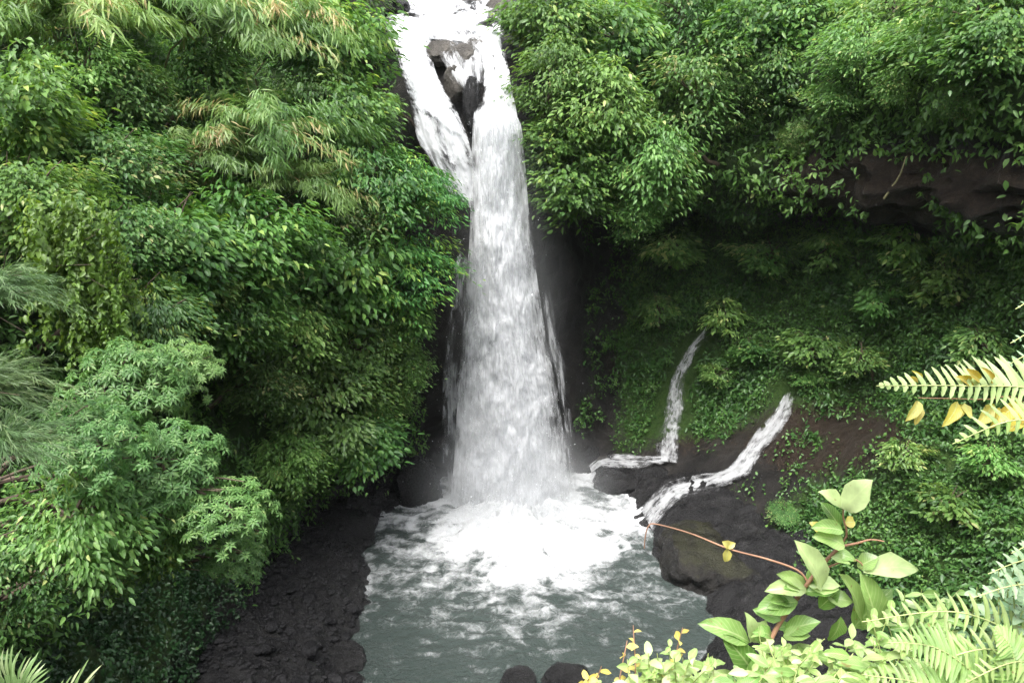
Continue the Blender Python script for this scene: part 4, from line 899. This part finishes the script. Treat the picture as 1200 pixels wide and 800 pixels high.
rt3 = P(1260, 840, 2.1); rt3[2] = 16.1
fern('drooping pale fern with ragged fronds in the lower right corner', rt3, [
    ([rt3, P(1230, 770, 2.1), P(1130, 718, 2.05), P(1010, 728, 1.98)], 38 / FPX * 2.3, (.0, -.7, .7), .8, .2),
    ([rt3, P(1230, 800, 2.0), P(1160, 760, 1.95), P(1060, 790, 1.9)], 40 / FPX * 2.2, (.0, -.7, .7), .8, .25),
    ([rt3, P(1250, 820, 1.95), P(1200, 775, 1.9), P(1130, 800, 1.85)], 42 / FPX * 2.1, (.1, -.75, .7), .9, .25)], 0, n=28, tint=.6)
# yellowing leaves hanging under the fern
o = empty('withered_leaves', P(1200, 520, 2.2), 'withered yellow leaves hanging between the two fern fronds', 'leaf spray', GN); oo = np.array(o.location); L_ = Leaves()
for a, b, c, d, e in [(1076, 470, 1060, 494, 13), (1080, 474, 1072, 498, 11), (1122, 470, 1104, 500, 15), (1128, 474, 1118, 494, 12), (1130, 472, 1138, 490, 11), (1165, 474, 1146, 497, 18), (1172, 478, 1160, 502, 14), (1195, 472, 1168, 492, 18), (1208, 480, 1180, 506, 17), (1202, 470, 1194, 498, 13), (1140, 452, 1120, 441, 12), (1150, 446, 1132, 432, 12), (1160, 448, 1150, 430, 9), (1080, 446, 1068, 434, 7), (1076, 448, 1062, 442, 6)]:
    L_.add(P(a, b, 2.12), P(c, d, 2.08), norm(np.array([.1, -.8, .5])), e / FPX * 2.3, curl=random.uniform(-.1, .3), fold=random.uniform(0, .4), tint=random.uniform(.1, 1), tipc=random.uniform(-.5, .1))
L_.build('leaves', MAT['yellow'], o, oo); tubes('stem', [(catmull([P(1260, 560, 2.2), P(1200, 472, 2.18), P(1150, 468, 2.16), P(1076, 466, 2.14)], 14) - oo, .003, .001)], MAT['twig'], o)

def herb(label, root, tops, nleaf, Lpx, Wr, m, tint=(.4, .95), name='leafy_herb', stemm='rachis', spread=.35, cat='herb', along=.35):
    root = np.asarray(root, float); o = empty(name, root, label, cat, GN); L_, st_ = Leaves(), []
    for tp in tops:
        tp = np.asarray(tp, float); mid = (root + tp) / 2 + rng.normal(size=3) * .04; q = catmull([root, mid, tp], 14); st_.append((q - root, .004, .0015))
        for j in range(nleaf):
            s = along + (1 - along) * (j + .5) / nleaf; p = q[int(s * 13)]; az = j * 2.4 + random.uniform(-.4, .4)
            d = norm(np.array([math.cos(az), math.sin(az) * .8 - .15, random.uniform(-.25, .35)])); L = Lpx * random.uniform(.65, 1.2)
            L_.add(p, p + d * L, norm(UPV + TOCAM * .5 + rng.normal(size=3) * spread), L * Wr, curl=random.uniform(.02, .14), fold=random.uniform(.05, .25), tint=random.uniform(*tint), tipc=random.uniform(-.1, .1))
    L_.build('leaves', MAT[m], o, root); tubes('stems', st_, MAT[stemm], o, 5); return o
def R0(x, y, d): q = P(x, y, d); q[2] = min(q[2], 16.25); return q
rg = R0(1290, 800, 2.0)
fern('pale grey green broad fern at the right edge above the drooping fern', rg, [
    ([rg, P(1260, 720, 2.0), P(1205, 685, 1.95), P(1140, 700, 1.9)], 42 / FPX * 2.1, (.1, -.7, .7), .8, .1),
    ([rg, P(1260, 690, 2.05), P(1215, 655, 2.0), P(1158, 672, 1.95)], 40 / FPX * 2.1, (.1, -.7, .7), .8, .1),
    ([rg, P(1270, 660, 2.1), P(1235, 630, 2.05), P(1185, 648, 2.0)], 36 / FPX * 2.1, (.1, -.7, .7), .8, .1)], 0, m='glaucous', n=15, tint=.6, name='broad_fern', wr=.36)
rg = R0(1330, 640, 2.6)
fern('pale blue green fronds at the right edge above the long sunlit frond', rg, [
    ([rg, P(1280, 400, 2.6), P(1235, 345, 2.6), P(1190, 362, 2.55)], 22 / FPX * 2.7, (.1, -.75, .65), .8, .2),
    ([rg, P(1280, 430, 2.55), P(1230, 385, 2.55), P(1184, 402, 2.5)], 24 / FPX * 2.7, (.1, -.75, .65), .8, .2),
    ([rg, P(1280, 460, 2.5), P(1220, 415, 2.5), P(1174, 432, 2.45)], 22 / FPX * 2.7, (.1, -.75, .65), .8, .2)], 0, m='glaucous', n=18, tint=.45, name='broad_fern', wr=.3)
herb('pale yellow green weed at the foot of the reddish branch', R0(800, 860, 2.1), [P(770, 765, 2.1), P(800, 770, 2.15), P(830, 765, 2.1), P(790, 790, 2.05), P(845, 790, 2.05), P(755, 780, 2.1)], 11, .07, .42, 'fern', (.5, 1))
herb('small weed with brownish sprigs at the left end of the near plants', R0(720, 870, 2.1), [P(742, 732, 2.12), P(735, 750, 2.1), P(705, 780, 2.05), P(690, 795, 2.05), P(800, 735, 2.15)], 9, .035, .5, 'yellow', (.3, 1), stemm='twig', along=.5)
herb('leafy pale green weed below the broad leaved shrub', R0(960, 850, 2.1), [P(945, 770, 2.2), P(975, 770, 2.2), P(1000, 765, 2.15), P(930, 790, 2.1), P(1020, 780, 2.1), P(985, 795, 2.05)], 10, .08, .4, 'near', (.4, .9))
herb('bushy weed with small upright leaves behind the fern', R0(1080, 820, 2.5), [P(1060, 695, 2.5), P(1080, 690, 2.5), P(1100, 700, 2.5), P(1125, 690, 2.5), P(1040, 730, 2.4), P(1090, 730, 2.4)], 9, .07, .4, 'near', (.3, .95))
herb('weed with yellowing leaves in the lower right corner', R0(1050, 850, 2.0), [P(1040, 770, 2.0), P(1070, 760, 2.0), P(1100, 775, 2.0), P(1020, 800, 1.95), P(1090, 800, 1.95), P(1140, 790, 1.95)], 10, .07, .38, 'fern', (.3, 1))
herb('pale leafy weed in the lower edge left of the drooping fern', R0(900, 880, 1.95), [P(880, 785, 1.95), P(905, 775, 2.0), P(935, 780, 1.95), P(860, 795, 1.9), P(960, 792, 1.95), P(915, 800, 1.9)], 10, .075, .42, 'near', (.35, 1))
rt4 = P(1180, 880, 1.95); rt4[2] = 16.1
fern('light green fern fanning upward along the lower edge', rt4, [
    ([rt4, P(1150, 800, 1.95), P(1100, 760, 1.9), P(1040, 752, 1.85)], 46 / FPX * 2.1, (.0, -.6, .8), .9, .2),
    ([rt4, P(1190, 800, 1.9), P(1185, 760, 1.9), P(1165, 735, 1.9)], 40 / FPX * 2.1, (.0, -.6, .8), .9, .2),
    ([rt4, P(1140, 820, 1.9), P(1080, 800, 1.85), P(1010, 790, 1.8)], 44 / FPX * 2.0, (.0, -.6, .8), .9, .2)], 0, n=26, tint=.45)
herb('dense small leaved yellow green weed between the broad leaved shrub and the ferns', R0(1010, 860, 2.25), [P(x_, y_, 2.25 + .1 * random.random()) for x_, y_ in [(1020, 720), (1045, 710), (1000, 745), (1065, 725), (975, 760), (1035, 745), (1010, 770), (1060, 755), (990, 785)]], 13, .055, .45, 'fern', (.3, 1))
herb('dense pale weed with tiny leaves along the lower edge by the brownish sprigs', R0(770, 880, 2.0), [P(x_, y_, 2.0 + .1 * random.random()) for x_, y_ in [(735, 772), (760, 765), (785, 755), (810, 768), (830, 782), (745, 790), (775, 785), (700, 796)]], 13, .045, .5, 'near', (.6, 1))
def mass(label, x0, x1, y0, y1, n, nl, L_, Wr_, m_, d_, tn):
    herb(label, R0((x0 + x1) / 2, y1 + 90, d_), [P(random.uniform(x0, x1), y0 + (y1 - y0) * random.random() ** .8, d_ + random.uniform(-.1, .15)) for _ in range(n)], nl, L_, Wr_, m_, tn)
mass('bushy bright weed with small leaves filling the lower edge around the shrub stem', 850, 985, 735, 815, 22, 13, .05, .45, 'near', 2.15, (.45, 1))
mass('thick pale green weed under the drooping fern', 1000, 1130, 735, 815, 22, 13, .045, .42, 'near', 2.1, (.35, .95))
mass('thick yellow green weed in the right corner between the ferns', 1090, 1215, 690, 810, 26, 13, .045, .4, 'fern', 2.15, (.25, 1))
mass('low sunlit weed with crowded leaves left of the shrub stem', 745, 860, 755, 815, 20, 13, .042, .45, 'near', 2.05, (.5, 1))
mass('grey green weed crowding the right edge above the corner', 1140, 1220, 645, 740, 18, 13, .05, .5, 'glaucous', 2.2, (.3, .9))
for k in range(26):
    s_ = random.uniform(.05, .95); p = stem[int(s_ * 23)]; az = k * 2.4
    dd = norm(np.array([math.cos(az), -.25 + .5 * math.sin(az), random.uniform(-.1, .6)])); LL = random.uniform(.06, .12)
    lv2 = globals().setdefault('LV2', Leaves()); lv2.add(p, p + dd * LL, norm(np.array([random.uniform(-.5, .5), -.5, .9])), LL * .5, curl=random.uniform(-.05, .2), fold=random.uniform(0, .3), tint=random.uniform(.25, .95), tipc=random.uniform(-.2, .15))
LV2.build('small_leaves', MAT['near'], shrub, org)
# grass tufts bottom left
def tuft(label, root, blades):
    root = np.asarray(root, float); o = empty('grass_tuft', root, label, 'grass tuft', GN); L_ = Leaves()
    for tp in blades:
        m_ = root * .45 + tp * .55 + np.array([0, 0, .03]); L_.add(m_, tp, norm(np.array([0, -.6, .8])), .011, curl=.08, shape=(1, 1, .95, .8, .6, .3, 0), tint=random.uniform(.3, 1), fold=.1)
        L_.add(root, m_, norm(np.array([0, -.6, .8])), .011, curl=.0, shape=(.8, 1, 1, 1, 1, 1, 1), tint=.4, fold=.1)
    L_.build('blades', MAT['grass'], o, root)
tuft('narrow leaved grass tuft in the bottom left corner', R0(15, 850, 1.9), [P(18 + 42 * math.sin(a) , 800 - 48 * math.cos(a) * random.uniform(.7, 1.1), 1.9 + random.uniform(-.1, .1)) for a in np.linspace(-1.4, 1.4, 22)])
tuft('second grass tuft right of the corner with longer blades', R0(70, 870, 1.9), [P(*q, 1.9) for q in [(120, 778), (112, 790), (105, 770), (95, 782), (118, 800), (85, 790), (75, 795)]])

print('LEAF FACES', sum(len(o.data.polygons) for o in bpy.data.objects if o.type == 'MESH'))

# ------------------------------------------------------------------ damp air: one closed box of even, very thin haze round the whole scene
hm = bpy.data.materials.new('damp_air'); nt, N, L = nodes_of(hm)
hv_ = N('VolumePrincipled'); hv_.inputs['Color'].default_value = (.9, .94, 1, 1); hv_.inputs['Density'].default_value = .00011; hv_.inputs['Anisotropy'].default_value = .1
ho = N('OutputMaterial'); L(hv_.outputs[0], ho.inputs['Volume'])
lo = np.minimum(flat.min(0), [bx.min(), by.min(), bz.min()]) - 1.5; hi = np.maximum(flat.max(0), [bx.max(), by.max(), bz.max()]) + 2
bm = bmesh.new(); bmesh.ops.create_cube(bm, size=1); me = bpy.data.meshes.new('haze'); bm.to_mesh(me); bm.free()
hz = link('haze', me, hm, loc=tuple((lo + hi) / 2)); hz.scale = tuple(hi - lo); tag(hz, kind='stuff'); hz.display_type = 'WIRE'
